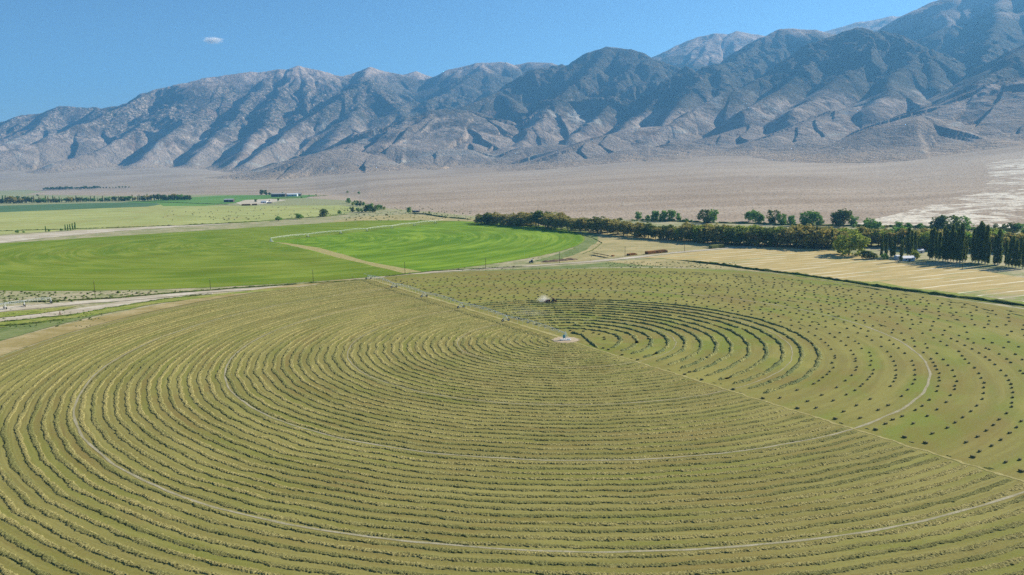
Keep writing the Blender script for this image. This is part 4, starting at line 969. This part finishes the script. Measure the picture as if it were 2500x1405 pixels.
# big green cottonwoods behind
CW = [(1558, 537, 22, 1.0), (1582, 540, 18, .9), (1602, 541, 32, .9), (1622, 541, 33, .8), (1640, 541, 30, .9), (1655, 540, 22, .8), (1718, 546, 38, 1.0), (1740, 545, 36, .9), (1828, 541, 29, .9), (1845, 545, 32, 1.0),
      (1858, 545, 26, .8), (1890, 548, 38, .9), (1908, 550, 30, .9), (1930, 552, 30, .9), (1968, 552, 36, 1.0), (1985, 553, 38, 1.0), (2003, 553, 28, .8), (2040, 553, 36, 1.0), (2060, 554, 42, 1.0), (2082, 552, 26, .9),
      (2120, 563, 30, 1.2), (2142, 566, 28, 1.2), (2195, 562, 20, 1.1), (2218, 562, 20, 1.1), (2245, 562, 18, 1.2), (2290, 570, 44, .9), (2318, 572, 46, 1.0), (2345, 570, 42, 1.0), (2440, 572, 24, 1.1), (2475, 575, 28, 1.1), (2500, 577, 30, 1.1)]
for i, (x, y, h, w) in enumerate(CW):
    tree('cotton', x, y, h, 'bright green cottonwood behind the windbreak, %s from the left' % nth(i + 1), 'green cottonwoods at the desert edge', 'leaf_dark' if i in (6, 11, 17, 18, 25, 26, 28, 29) else 'leaf_green', w)
# mixed trees between houses
MX = [(2090, 600, 45, 'leaf_lime', 1.0), (2120, 598, 40, 'leaf_olive', 1.2), (2150, 600, 42, 'leaf_olive', 1.1), (2185, 604, 44, 'leaf_olive', 1.1), (2215, 606, 46, 'leaf_olive', 1.1), (2240, 610, 48, 'leaf_olive', 1.2), (2262, 612, 50, 'leaf_lime', 1.1),
      (2290, 610, 46, 'leaf_olive', 1.0), (2330, 606, 44, 'leaf_olive', 1.1), (2365, 606, 42, 'leaf_lime', 1.1), (2395, 608, 50, 'leaf_lime', 1.1), (2415, 610, 52, 'leaf_lime', 1.2), (2440, 612, 46, 'leaf_olive', 1.1),
      (1960, 602, 34, 'leaf_olive', 1.1), (2020, 606, 40, 'leaf_lime', 1.0), (2050, 606, 42, 'leaf_olive', 1.0)]
MX.sort(key=lambda q: q[0])
for i, (x, y, h, lf, w) in enumerate(MX):
    tree('round', x, y, h, 'rounded shade tree among the farm buildings, %s from the left' % nth(i + 1), 'shade trees around the farm buildings', lf, w)
tree('bush', 2072, 624, 68, 'large leafy tree with foliage to the ground at the corner of the yellow field', None, 'leaf_lime', 1.15, 1)
for i in range(34):
    x = 1975 + i * 15.6 + U(-5, 5); tree('round', x, float(np.interp(x, [1975, 2200, 2500], [600, 606, 622])) - U(0, 9), U(36, 48), 'olive tree in the dense belt behind the poplars, %s from the left' % nth(i + 1), 'olive trees in the belt behind the poplars', random.choice(['leaf_olive', 'leaf_lime', 'leaf_olive', 'leaf_green']), 1.2)
tree('bush', 2105, 633, 22, 'left one of two dark round bushes beside the large leafy tree', None, 'leaf_dark', 1.0, 0)
tree('bush', 2128, 634, 22, 'right one of two dark round bushes beside the large leafy tree', None, 'leaf_dark', 1.2, 2)
tree('bush', 2160, 634, 16, 'small dark bush by the pale blue house', None, 'leaf_green', 1.0, 1)
tree('bush', 2238, 633, 22, 'green round bush at the right gable of the pale blue house', None, 'leaf_lime', 1.0, 3)
# columnar poplars
PO = [(1942, 605, 46), (1970, 607, 42), (1992, 608, 50), (1998, 607, 44), (2030, 610, 44), (2046, 611, 40), (2152, 630, 50), (2163, 628, 46), (2175, 630, 44), (2183, 628, 48), (2200, 640, 46), (2216, 626, 60), (2224, 628, 56), (2233, 626, 52),
      (2270, 634, 62), (2276, 634, 66), (2284, 636, 60), (2292, 637, 58), (2302, 638, 70), (2308, 638, 64), (2314, 639, 60), (2321, 639, 76), (2328, 640, 62), (2336, 641, 72), (2343, 642, 80), (2350, 641, 60), (2356, 640, 52),
      (2374, 641, 68), (2381, 642, 74), (2389, 643, 84), (2397, 643, 80), (2405, 645, 78), (2412, 646, 46), (2428, 648, 60), (2436, 648, 72), (2440, 646, 64), (2455, 650, 52), (2463, 652, 58), (2471, 653, 62), (2480, 654, 56), (2488, 655, 60), (2497, 657, 58)]
for i, (x, y, h) in enumerate(PO):
    tree('poplar', x, y, h, 'tall dark columnar poplar, %s from the left along the yellow field' % nth(i + 1), 'columnar poplars beside the yellow field', None, U(1.0, 1.35))
# middle distance, left
for i, (x, y, h, k, lf, w) in enumerate([(680, 540, 13, 'bush', 'leaf_green', 1.3), (732, 536, 17, 'bush', 'leaf_green', 1.2), (792, 530, 21, 'bush', 'leaf_dark', 1.15), (830, 524, 11, 'round', 'leaf_green', 1.0)]):
    tree(k, x, y, h, ['small dark bush, leftmost of three standing on the brush line', 'middle-sized round bush on the brush line', 'largest of the three round bushes on the brush line', 'small upright tree right of the three round bushes'][i], None, lf, w)
CL = [(850, 497, 16, 'leaf_green'), (862, 502, 10, 'leaf_lime'), (870, 503, 15, 'leaf_green'), (878, 503, 14, 'leaf_dark'), (888, 503, 12, 'leaf_green'), (860, 519, 15, 'leaf_dark'), (873, 519, 12, 'leaf_green'), (882, 519, 11, 'leaf_green'),
      (896, 519, 22, 'leaf_dark'), (904, 519, 23, 'leaf_green'), (912, 519, 19, 'leaf_dark'), (922, 514, 15, 'leaf_green'), (931, 513, 13, 'leaf_green'), (938, 513, 9, 'leaf_lime')]
CL.sort(key=lambda q: q[0])
for i, (x, y, h, lf) in enumerate(CL): tree('cotton', x, y, h, 'tree in the small grove left of the desert, %s from its left end' % nth(i + 1), 'grove between pale field and desert', lf, .9)
tree('cotton', 998, 521, 16, 'lone green tree standing right of the small grove', None, 'leaf_green', .9)
tree('bush', 944, 527, 6, 'small grey-brown shrub on the dry ground', None, 'leaf_olive', 1.2)
tree('bush', 1048, 523, 7, 'small yellow-green shrub near the scrub line', None, 'leaf_lime', 1.1)
tree('round', 876, 475, 8, 'right one of two small trees on the far brush line', None, 'leaf_green', 1.0, far=True)
tree('round', 848, 472, 6, 'left one of two small trees on the far brush line', None, 'leaf_lime', 1.0, far=True)
for i, (x, y, h) in enumerate(sorted([(112, 567, 12), (120, 566, 6), (150, 564, 6), (160, 564, 13), (166, 564, 13), (172, 564, 14), (178, 563, 15), (184, 562, 16), (42, 569, 7), (58, 569, 5)])):
    tree('poplar' if h > 11 else 'bush', x, y, h, 'small tree by the white dirt road, %s from the left in the sparse roadside row' % nth(i + 1), 'sparse trees beside the white dirt road', 'leaf_green', 1.6 if h > 11 else 1.1)
# long far row
n = 0
for x in np.linspace(-60, 462, 92):
    n += 1; y = float(np.interp(x, [-60, 0, 200, 330, 460], [500, 498, 494, 491, 489])) ; hp = float(np.interp(x, [-60, 0, 250, 400, 460], [17, 15, 11, 14, 15])) * U(.75, 1.15)
    tree('cotton' if x > 400 or n % 9 == 0 else ('poplar' if n % 3 else 'round'), x + U(-2, 2), y, hp, 'tree %s from the left in the long row behind the dark green field' % nth(n), 'long tree row behind the dark green field', random.choice(['leaf_green', 'leaf_dark', 'leaf_olive']), 1.5 if x < 400 else 1.0)
n = 0
for x in np.concatenate([np.linspace(108, 145, 7), np.linspace(148, 245, 20), np.linspace(252, 315, 9)]):
    n += 1; tree('round', x, float(np.interp(x, [108, 315], [464.5, 459])), U(4, 8) if x < 250 else U(2.5, 5), 'tiny tree %s from the left in the farthest row at the desert edge' % nth(n), 'farthest tree row at the desert edge', 'leaf_dark', 1.3, far=True)
for i, (x, y, h) in enumerate([(32, 487, 6), (42, 487, 7), (58, 487, 7), (66, 487, 6), (93, 479, 4)]): tree('bush', x, y, h, 'clump of dark brush behind the left end of the long row, %s from the left' % nth(i + 1), 'brush behind the long row', 'leaf_dark', 1.6)
for i, (x, y, h, w) in enumerate(sorted([(640, 477, 14, .8), (648, 477, 14, .8), (658, 477, 8, .9), (664, 478, 7, .9), (676, 480, 5, 1.2), (690, 475, 6, .8), (624, 494, 8, .9), (680, 492, 8, .8), (736, 485, 5, 1), (755, 479, 3.5, 1.1), (772, 478, 3.5, 1.1), (658, 492, 4, 1)])):
    tree('cotton', x, y, h, 'small tree around the far farm buildings, %s from the left' % nth(i + 1), 'trees around the far farmstead', 'leaf_dark' if i < 5 else 'leaf_green', w)
n = 0
for x in np.linspace(925, 1016, 24):
    n += 1; tree('bush', x, float(np.interp(x, [925, 1016], [413.5, 407.5])), U(2.5, 5), 'tiny green tree %s from the left in the oasis high on the fan' % nth(n), 'oasis trees high on the fan', 'leaf_green', 1.7, far=True)
for i, (x, y) in enumerate([(2018, 378), (2024, 377), (2030, 376), (2038, 375), (2046, 374)]): tree('bush', x, y, U(4, 7), 'green bush at the mouth of the right canyon, %s from the left' % nth(i + 1), 'bushes at the canyon mouth', 'leaf_dark', 1.8, far=True)
for i in range(14): tree('bush', 1545 + i * 11 + U(-3, 3), 541, U(4, 8), 'low green bush between the cottonwoods, %s from the left' % nth(i + 1), 'low bushes behind the windbreak', 'leaf_green', 1.4)
for i in range(22): tree('bush', 2080 + i * 20 + U(-5, 5), 556 + i * .6, U(7, 13), 'low bush along the edge of the wash, %s from the left' % nth(i + 1), 'bushes along the edge of the wash', random.choice(['leaf_dark', 'leaf_green', 'leaf_olive']), 1.5)

# ------------------------------------------------------------------ utility poles
PL = [(765, 690, 30), (989, 671, 31), (514, 708, 26), (233, 729, 38), (1186, 657, 27), (1366, 643, 28), (1526, 627, 25), (1671, 615, 24), (1804, 604, 9), (1897, 614, 17), (2349, 660, 11)]
PL.sort()
for i, (x, y, h) in enumerate(PL):
    g = G(x, y); hh = h / F * math.hypot(np.hypot(*g), H)
    o = empty('utility_pole', (g[0], g[1], 0), 0, 'thin dark wooden utility pole, %s from the left' % nth(i + 1), 'pole', 'utility poles along the road')
    MB().bar((0, 0, -.5), (0, 0, hh), .24, 8, .15).build('pole', M_['wood'], o)
    m = MB(); m.box((0, 0, hh - .8), (.18, 2.2 if hh > 8 else 1.0, .18), math.radians(20)); m.build('crossarm', M_['wood'], o)
    m = MB(); [m.bar((dx * -.34, dx * .94, hh - .7), (dx * -.34, dx * .94, hh - .42), .07, 6) for dx in (-1, 0, 1)]; m.build('insulators', M_['galv'], o)

# ------------------------------------------------------------------ centre pivot irrigation
def tower(parent, c, rz, top, wheel=1.0, m='galv', bar=.07):
    t = empty('tower', (c[0], c[1], 0), rz); t.parent = parent            # local x = direction of travel
    b = MB(); hb = 2.1
    for s in (-1, 1):
        for q in (-.35, .35): b.bar((s * hb, 0, .85), (s * .12, q, top), bar)
        b.bar((s * hb, 0, .85), (s * .75, 0, top * .55), bar)
    b.bar((-hb, 0, .8), (hb, 0, .8), bar * 1.5); b.bar((-1.25, 0, 1.9), (1.25, 0, 1.9), bar)
    b.build('frame', M_[m], t)
    for s in (-1, 1):
        w = MB().wheel((s * hb, 0, .75 * wheel), (0, 1, 0), .78 * wheel, .42, 16).build('wheel', M_['rubber'], t)
        MB().wheel((s * hb, 0, .75 * wheel), (0, 1, 0), .34 * wheel, .50, 10).build('rim', M_['galv'], t)
    MB().box((0, 0, .95), (.7, .35, .35)).build('gearbox', M_['galv'], t)
    return t
def pivot_machine(origin, pts, label, top=3.7, pr=.11, metal='galv', overhang=12, hoses=True, centre=True, bar=.05, drop='dropw', hr=.055):
    o = empty('irrigation_pivot', (origin[0], origin[1], .36), 0, label, 'irrigation machine')
    P = [np.zeros(2)] + [np.array(p) - origin for p in pts]
    if centre:
        b = MB(); 
        for sx in (-1, 1):
            for sy in (-1, 1): b.bar((sx * 1.3, sy * 1.3, 0), (sx * .35, sy * .35, top + .3), .09)
        for z in (1.2, 2.4):
            k = 1.3 - (.95) * z / (top + .3)
            for a, c in (((-k, -k), (k, -k)), ((k, -k), (k, k)), ((k, k), (-k, k)), ((-k, k), (-k, -k))): b.bar((*a, z), (*c, z), .06)
        b.bar((0, 0, 0), (0, 0, top + .9), .13, 8); b.bar((-.2, 0, top + .6), (-.2, 0, top + 2.0), .05)
        b.build('centre_tower', M_['galv'], o)
        MB().box((0, 0, .12), (5.6, 4.2, .3)).build('concrete_base', M_['concrete'], o)
        cb = MB().box((-.9, -.75, 2.0), (1.3, .7, 1.7)).build('control_box', M_['teal_box'], o, bevel=.05)
        MB().box((1.6, -.6, .55), (1.5, .6, .6)).build('valve_box', M_['white'], o)
    for k in range(len(P) - 1):
        a, b_ = P[k], P[k + 1]; L = np.hypot(*(b_ - a)); d = (b_ - a) / L; nn = np.array([-d[1], d[0]]); N = 10
        az = math.atan2(d[1], d[0]); m = MB(); arch = 1.15 * min(1, L / 50)
        q = [Vector((*(a + d * L * t), top + arch * 4 * t * (1 - t))) for t in np.linspace(0, 1, N + 1)]
        m.path(q, pr, 6); m.build('water_pipe', M_[metal], o)
        m = MB()
        low = [[Vector((*(a + d * L * t + nn * s * .75), top - 1.35 * (4 * t * (1 - t)) ** .35 + arch * 4 * t * (1 - t))) for t in np.linspace(0, 1, N + 1)] for s in (-1, 1)]
        for s in (0, 1):
            m.path(low[s], bar * .8, 4)
            for i in range(1, N): m.bar(q[i], low[s][i], bar, 4); m.bar(q[i], low[s][min(N, i + 1)], bar * .6, 4)
        for i in range(1, N): m.bar(low[0][i], low[1][i], bar, 4)
        m.build('truss', M_[metal], o)
        if hoses:
            m = MB(); nh = max(3, int(L / 5.2))
            for i in range(nh):
                t = (i + .5) / nh; p = a + d * L * t; zt = top + arch * 4 * t * (1 - t); sd = nn * (.35)
                m.bar((*p, zt), (*(p + sd), zt - .2), .03, 4); m.bar((*(p + sd), zt - .2), (*(p + sd * 1.4), 1.2), hr, 4)
            m.build('drop_hoses', M_[drop], o)
        tower(o, b_, az + math.pi / 2, top, m=metal, bar=bar * 1.5)
    if overhang:
        a = P[-1]; d = (P[-1] - P[-2]); d /= np.hypot(*d); m = MB(); e = a + d * overhang
        m.bar((*a, top), (*e, top + .3), pr * .7, 6); m.bar((*a, top + 1.5), (*e, top + .3), .03, 4); m.build('overhang', M_[metal], o)
    return o
pivot_machine(P1, [G(*p) for p in T_PX], 'grey centre-pivot irrigation arm with five wheeled towers crossing the mown circle', top=3.7, hr=.07)
pts2 = [G(*p) for p in [(752, 580), (832, 572), (896, 566), (957, 559), (1012, 552), (1063, 546.5)]]
pivot_machine(P2, pts2, 'white centre-pivot irrigation arm crossing the bright green circle', top=4.6, pr=.15, metal='white', overhang=22, hoses=True, bar=.055, drop='white', hr=.05)
p3 = [G(125, 742), G(60, 749.5), G(13, 756), G(-45, 763), G(-130, 774)]
pivot_machine(p3[0] + np.array([.01, 0]), p3[1:], 'parked irrigation arm with big dark wheels standing across the pale road at left', top=4.2, pr=.12, overhang=0, centre=False, hr=.06)
t_ = None
o3 = bpy.data.objects['irrigation_pivot.002'] if 'irrigation_pivot.002' in bpy.data.objects else None
if o3:
    d = p3[1] - p3[0]; tower(o3, (0, 0), math.atan2(d[1], d[0]) + math.pi / 2, 4.2, wheel=1.15)
# rusty derrick
g = G(147, 773); b = MB()
for sx in (-1, 1):
    for sy in (-1, 1): b.bar((sx * .8, sy * .8, 0), (0, 0, 3.0), .09)
b.bar((-.8, 0, 1.1), (.8, 0, 1.1), .07); b.bar((0, 0, 0), (0, 0, 3.4), .08)
o = empty('well_frame', (g[0], g[1], .3), 0, 'small rusty tripod-like well frame on the lower pale road at left', 'well'); b.build('frame', M_['rust'], o)
MB().box((.9, .2, .3), (.8, .6, .6)).build('pump', M_['rust'], o)

# ------------------------------------------------------------------ tractor with baler, and its dust
g = G(1352, 740); tz = .06
o = empty('tractor', (g[0], g[1], .37), tz, 'dark red tractor driving right along the windrow, pulling the baler', 'tractor')
MB().box((1.1, 0, 1.25), (1.7, .9, .8), 0, .9).build('hood', M_['redp'], o, bevel=.08)
MB().box((-.45, 0, 1.0), (1.6, .9, .6)).build('chassis', M_['redp'], o)
c = MB().box((-.35, 0, 2.05), (1.3, 1.25, 1.35), 0, .9).build('cab', M_['glass'], o, bevel=.05)
MB().box((-.35, 0, 2.8), (1.5, 1.45, .16)).build('cab_roof', M_['redp'], c)
for s in (-1, 1):
    w = MB().wheel((-.7, s * .85, .8), (0, 1, 0), .8, .45, 16).build('wheel', M_['rubber'], o); MB().wheel((-.7, s * .85, .8), (0, 1, 0), .4, .5, 10).build('rim', M_['tanp'], w)
    w = MB().wheel((1.5, s * .75, .5), (0, 1, 0), .5, .32, 14).build('wheel', M_['rubber'], o); MB().wheel((1.5, s * .75, .5), (0, 1, 0), .24, .36, 10).build('rim', M_['tanp'], w)
MB().bar((.9, .3, 1.6), (.9, .3, 2.5), .05).build('exhaust', M_['rubber'], o)
cg = g - np.array([math.cos(tz), math.sin(tz)]) * 3.9
o = empty('baler', (cg[0], cg[1], .37), tz, 'tan-topped square baler behind the tractor, half hidden in white dust', 'baler')
MB().box((0, 0, 1.25), (3.0, 1.5, 1.3)).build('body', M_['redp'], o, bevel=.08)
MB().box((.3, 0, 2.15), (1.9, 1.3, .5), 0, .8).build('top_cover', M_['tanp'], o, bevel=.05)
MB().box((-2.1, 0, .9), (1.4, .9, .5)).build('bale_chute', M_['redp'], o)
MB().bar((1.4, 0, .7), (2.6, 0, .8), .1).build('drawbar', M_['redp'], o)
MB().wheel((1.3, 0, .35), (0, 1, 0), .35, 1.8, 12).build('pickup', M_['tanp'], o)
for s in (-1, 1):
    w = MB().wheel((-.4, s * .95, .6), (0, 1, 0), .6, .4, 14).build('wheel', M_['rubber'], o); MB().wheel((-.4, s * .95, .6), (0, 1, 0), .28, .44, 10).build('rim', M_['tanp'], w)

def puff_mat(name, dens, sc, col=(1, 1, 1), lo=.1):
    """smoke inside a unit-sphere object: dense in the middle, ragged outwards"""
    t = NT(name); v = t.obj(); ln = t.n('ShaderNodeVectorMath', operation='LENGTH'); t.l(v, ln.inputs[0])
    n = t.noise(v, sc, 5, .65, .3)
    f = t.math('SUBTRACT', t.math('SUBTRACT', 1.0, ln.outputs['Value']), t.math('MULTIPLY', t.math('SUBTRACT', .62, n), 1.6))
    dn = t.math('MULTIPLY', t.ramp(f, lo, .8), dens)
    pv = t.n('ShaderNodeVolumePrincipled'); pv.inputs['Color'].default_value = (*col, 1); t.l(dn, pv.inputs['Density']); pv.inputs['Anisotropy'].default_value = .2
    t.l(pv.outputs[0], t.out.inputs['Volume']); return t.m
def puff(name, loc, scale, mat, rz=0):
    bm = bmesh.new(); bmesh.ops.create_icosphere(bm, subdivisions=3, radius=1.0); me = bpy.data.meshes.new(name); bm.to_mesh(me); bm.free(); me.materials.append(mat)
    o = link(name, me, None, loc); o.scale = scale; o.rotation_euler = (0, 0, rz); return o
g = G(1327, 740); tag(puff('dust_cloud', (g[0], g[1], 2.2), (6.6, 5.0, 5.2), puff_mat('dust', .22, 1.6, (1, .99, .96), .0)), 'dense white dust puff blowing off the back of the baler', 'dust cloud')
g = G(1292, 770); tag(puff('dust_haze', (g[0], g[1], 1.9), (19, 30, 3.0), puff_mat('thin_dust', .010, 1.6, (1, 1, .97)), .5), 'thin pale dust drifting over the windrows left below the baler', 'dust cloud')

# ------------------------------------------------------------------ other vehicles, stacks, buildings
g = G(1297, 643)
o = empty('tractor', (g[0], g[1], .28), .35, 'blue tractor parked on the road beside the brown soil heap', 'tractor')
MB().box((-1.0, 0, 1.3), (1.9, 1.0, .9), 0, .9).build('hood', M_['bluep'], o, bevel=.08); c = MB().box((.6, 0, 2.1), (1.6, 1.5, 1.6), 0, .9).build('cab', M_['glass'], o); MB().box((.6, 0, 3.0), (1.8, 1.7, .2)).build('cab_roof', M_['bluep'], c)
MB().box((.3, 0, 1.1), (2.2, 1.1, .6)).build('chassis', M_['bluep'], o)
for s in (-1, 1):
    w = MB().wheel((.9, s * 1.0, .95), (0, 1, 0), .95, .5, 16).build('wheel', M_['rubber'], o); MB().wheel((.9, s * 1.0, .95), (0, 1, 0), .45, .55, 10).build('rim', M_['white'], w)
    w = MB().wheel((-1.6, s * .85, .6), (0, 1, 0), .6, .35, 14).build('wheel', M_['rubber'], o); MB().wheel((-1.6, s * .85, .6), (0, 1, 0), .28, .4, 10).build('rim', M_['white'], w)
q = wander([(1322, 641), (1350, 639), (1380, 636), (1408, 633)], 1.0, .4)
tag(mound('soil_heap', q, 9, 1.3, M_['manure'], 12, z=.25, nx=10, tuft=.6, origin=q[0]), 'long low heap of dark brown soil beside the road', 'soil heap')
def stack(pa, pb, nh, mat, label, jit=.1, bl=1.25, bh=1.2, rows=2, ragged=0.0):
    a, b_ = G(*pa), G(*pb); L = np.hypot(*(b_ - a)); d = (b_ - a) / L; az = math.atan2(d[1], d[0])
    o = empty('bale_stack', (a[0], a[1], .25), az, label, 'bale stack'); n = int(L / bl)
    cols = []
    for i in range(n):
        hh = nh - (1 if random.random() < ragged else 0)
        m = MB()
        for z in range(hh):
            for r_ in range(rows): m.box((i * bl + bl / 2 + random.uniform(-jit, jit), r_ * 2.4, z * bh + bh / 2), (bl * .94, 2.3, bh * .96), random.gauss(0, .05))
        c_ = m.build('bale_column', mat, o)
    return o
stack((1580, 621.5), (1629, 616.5), 3, M_['bale_brown'], 'long rusty brown stack of old bales beside the road', .15, 1.6, .95, 2, .3)
stack((1536, 625), (1556, 622.5), 2, M_['bale_brown'], 'short broken stack of rusty brown bales, left of the long one', .3, 1.9, .95, 2, .6)
stack((1736, 608), (1769, 604.5), 2, M_['bale_green'], 'dark green stack of square bales near the windbreak', .05, 1.5, 1.8, 2, .1)
stack((1494, 627), (1500, 626), 1, M_['bale_brown'], 'tiny brown heap of bales beside the dark panels', .2, 1.6, 1.2, 1)
stack((590, 503), (612, 502.5), 2, M_['bale_brown'], 'left one of two brown stacks in front of the far farmyard', .2, 5, 2.4, 2)
stack((615, 502.3), (632, 501.8), 2, M_['bale_brown'], 'right one of two brown stacks in front of the far farmyard', .2, 5, 2.4, 2)
g = G(1467, 626); az = math.atan2(*(G(1487, 629) - G(1447, 622))[::-1]); Lp = np.hypot(*(G(1487, 629) - G(1447, 622)))
o = empty('solar_array', (g[0], g[1], .15), az, 'row of dark blue tilted panels on short posts beside the road', 'solar array')
m = MB(); m.add([(-Lp / 2, -1.6, 2.6), (Lp / 2, -1.6, 2.6), (Lp / 2, 1.6, 1.2), (-Lp / 2, 1.6, 1.2), (-Lp / 2, -1.6, 2.5), (Lp / 2, -1.6, 2.5), (Lp / 2, 1.6, 1.1), (-Lp / 2, 1.6, 1.1)], [(0, 1, 2, 3), (7, 6, 5, 4), (0, 4, 5, 1), (1, 5, 6, 2), (2, 6, 7, 3), (3, 7, 4, 0)]); m.build('panels', M_['panel'], o)
for k in range(5): MB().bar((-Lp / 2 + Lp * (k + .5) / 5, 0, 0), (-Lp / 2 + Lp * (k + .5) / 5, 0, 1.8), .09).build('post', M_['wood'], o)

def shed(px, py, w, dpt, h, rh, az, wall, roof, label, name='shed', open_=False, z=.1, far=False, doors=1, wins=2):
    g = G(px, py); o = empty(name, (g[0], g[1], z), az, label, 'building' if name != 'open_shelter' else 'shelter')
    if open_:
        for sx in np.linspace(-1, 1, max(2, int(w / 6))):
            for sy in (-1, 1): MB().box((sx * w * .47, sy * dpt * .45, h / 2), (.3, .3, h)).build('post', wall, o)
    else: MB().box((0, 0, h / 2), (w, dpt, h)).build('walls', wall, o)
    m = MB(); e = .6; V = []
    for s in (-1, 1):
        for (yy, zz) in ((-dpt / 2 - e, h), (0, h + rh), (dpt / 2 + e, h), (dpt / 2 + e, h + .15), (0, h + rh + .15), (-dpt / 2 - e, h + .15)): V.append((s * (w / 2 + e), yy, zz))
    Fs = [(0, 1, 2, 3, 4, 5), (11, 10, 9, 8, 7, 6)] + [(i, (i + 1) % 6 + 0, (i + 1) % 6 + 6, i + 6) for i in range(6)]
    m.add(V, Fs); m.build('roof', roof, o)
    if not open_:
        for s in (-1, 1): MB().add([(s * w / 2, -dpt / 2, h), (s * w / 2, dpt / 2, h), (s * w / 2, 0, h + rh)], [(0, 1, 2)]).build('gable', wall, o)
        for k in range(wins): MB().box((-w / 2 + w * (k + .5) / wins, -dpt / 2 - .03, h * .6), (min(1.6, w / 8), .1, h * .3)).build('window', M_['glass'], o)
        for k in range(doors): MB().box((w * .02, -dpt / 2 - .05, h * .36), (min(2.5, w / 6), .12, h * .7)).build('door', M_['walld'] if wall is not M_['walld'] else M_['roofg'], o)
    return o
shed(2214, 637, 11, 7, 2.6, 1.8, .1, M_['wallb'], M_['roofw'], 'pale blue gabled house behind a dark poplar at the yellow field', 'house')
shed(2192, 634, 5, 5, 3.4, .6, .1, M_['wallb'], M_['roofw'], 'small white block beside the pale blue house', 'outbuilding')
shed(2500, 588, 26, 7, 3.2, 1.0, -.12, M_['wood'], M_['roofg'], 'long low grey-roofed open shelter at the right edge', 'open_shelter', True)
shed(2137, 591, 13, 6, 3.6, .4, -.05, M_['wood'], M_['roofw'], 'thin white-roofed carport in the gap between the trees', 'open_shelter', True)
shed(2040, 606, 12, 6, 3.0, .4, .0, M_['wood'], M_['roofg'], 'grey-roofed carport behind the large leafy tree', 'open_shelter', True)
shed(2245, 618, 7, 5, 2.6, 1.0, .2, M_['wallw'], M_['roofw'], 'white shed glimpsed behind the green round bush', 'outbuilding')
shed(1946, 602, 5, 3, 1.6, .2, .1, M_['wallw'], M_['roofw'], 'low white trailer under the trees by the green stack', 'outbuilding')
shed(560, 494, 30, 20, 8, 3.0, .1, M_['walld'], M_['roofg'], 'dark barn standing alone on the green field', 'barn', wins=0)
shed(646, 496, 20, 12, 4, 3.0, -.25, M_['wallw'], M_['roofw'], 'left white farm building with a shining roof in the near yard', 'barn', wins=3)
shed(658, 497, 14, 9, 3.2, 1.0, -.25, M_['walld'], M_['roofg'], 'low dark shed at the right end of the near yard', 'shed', wins=0)
shed(681, 481, 55, 22, 11, 3.0, 0, M_['walld'], M_['roofg'], 'dark farm shed between the tall trees and the white buildings', 'shed', wins=0)
for i, (x, w) in enumerate([(706, 20), (715, 34), (727, 26)]):
    shed(x, 480 - (i == 2), w * 1.1, 20, 8, 4.0, .05, M_['wallb'] if i < 2 else M_['walld'], M_['roofw'] if i < 2 else M_['roofg'],
         ['white house, leftmost building of the far farmstead', 'long pale blue building in the middle of the far farmstead', 'dark-walled building at the right end of the far farmstead'][i], 'house', wins=3)
shed(1016, 519, 16, 7, 3.2, .6, -.3, M_['walld'], M_['panel'], 'low dark shed in the scrub right of the lone tree', 'shed', wins=0)
# little corral rails on the yellow field's edge
g = G(2020, 625); o = empty('corral', (g[0], g[1], .2), .35, 'small wooden rail corral in the shade at the yellow field corner', 'fence')
for k in range(7): MB().bar((k * 2.2, 0, 0), (k * 2.2, 0, 1.6), .09).build('post', M_['wood'], o)
m = MB(); [m.bar((0, 0, z), (13.2, 0, z), .05, 4) for z in (.6, 1.1, 1.5)]; m.build('rails', M_['wood'], o)
for i, (x, y) in enumerate([(861, 681), (918, 677), (945, 676), (950, 675.5), (1001, 671)]):
    g = G(x, y); o = empty('fence_post', (g[0], g[1], .2), 0, 'short dark post near the outer end of the irrigation arm, %s from the left' % nth(i + 1), 'post', 'posts by the road bend')
    MB().bar((0, 0, -.3), (0, 0, 1.9), .14, 6, .12).build('post', M_['wood'], o)

# ------------------------------------------------------------------ the one small cloud, outside the haze
def cloud():
    D = 26000.0; c = at_dist(519, 99, D); s = D / F
    t = NT('cloud_vapour'); v = t.obj(); n = t.noise(v, 2.2, 5, .65, .4); ln = t.n('ShaderNodeVectorMath', operation='LENGTH'); t.l(v, ln.inputs[0])
    f = t.math('SUBTRACT', t.math('SUBTRACT', 1.0, ln.outputs['Value']), t.math('MULTIPLY', t.math('SUBTRACT', .6, n), 1.7))
    pv = t.n('ShaderNodeVolumePrincipled'); pv.inputs['Color'].default_value = (1, 1, 1, 1); pv.inputs['Anisotropy'].default_value = .3
    t.l(t.math('MULTIPLY', t.ramp(f, .0, .6), .016), pv.inputs['Density']); t.l(pv.outputs[0], t.out.inputs['Volume'])
    o = puff('cloud', tuple(c), (28 * s, 18 * s, 9.5 * s), t.m, 0); tag(o, 'single small white cloud low over the left part of the range', 'cloud')
cloud()
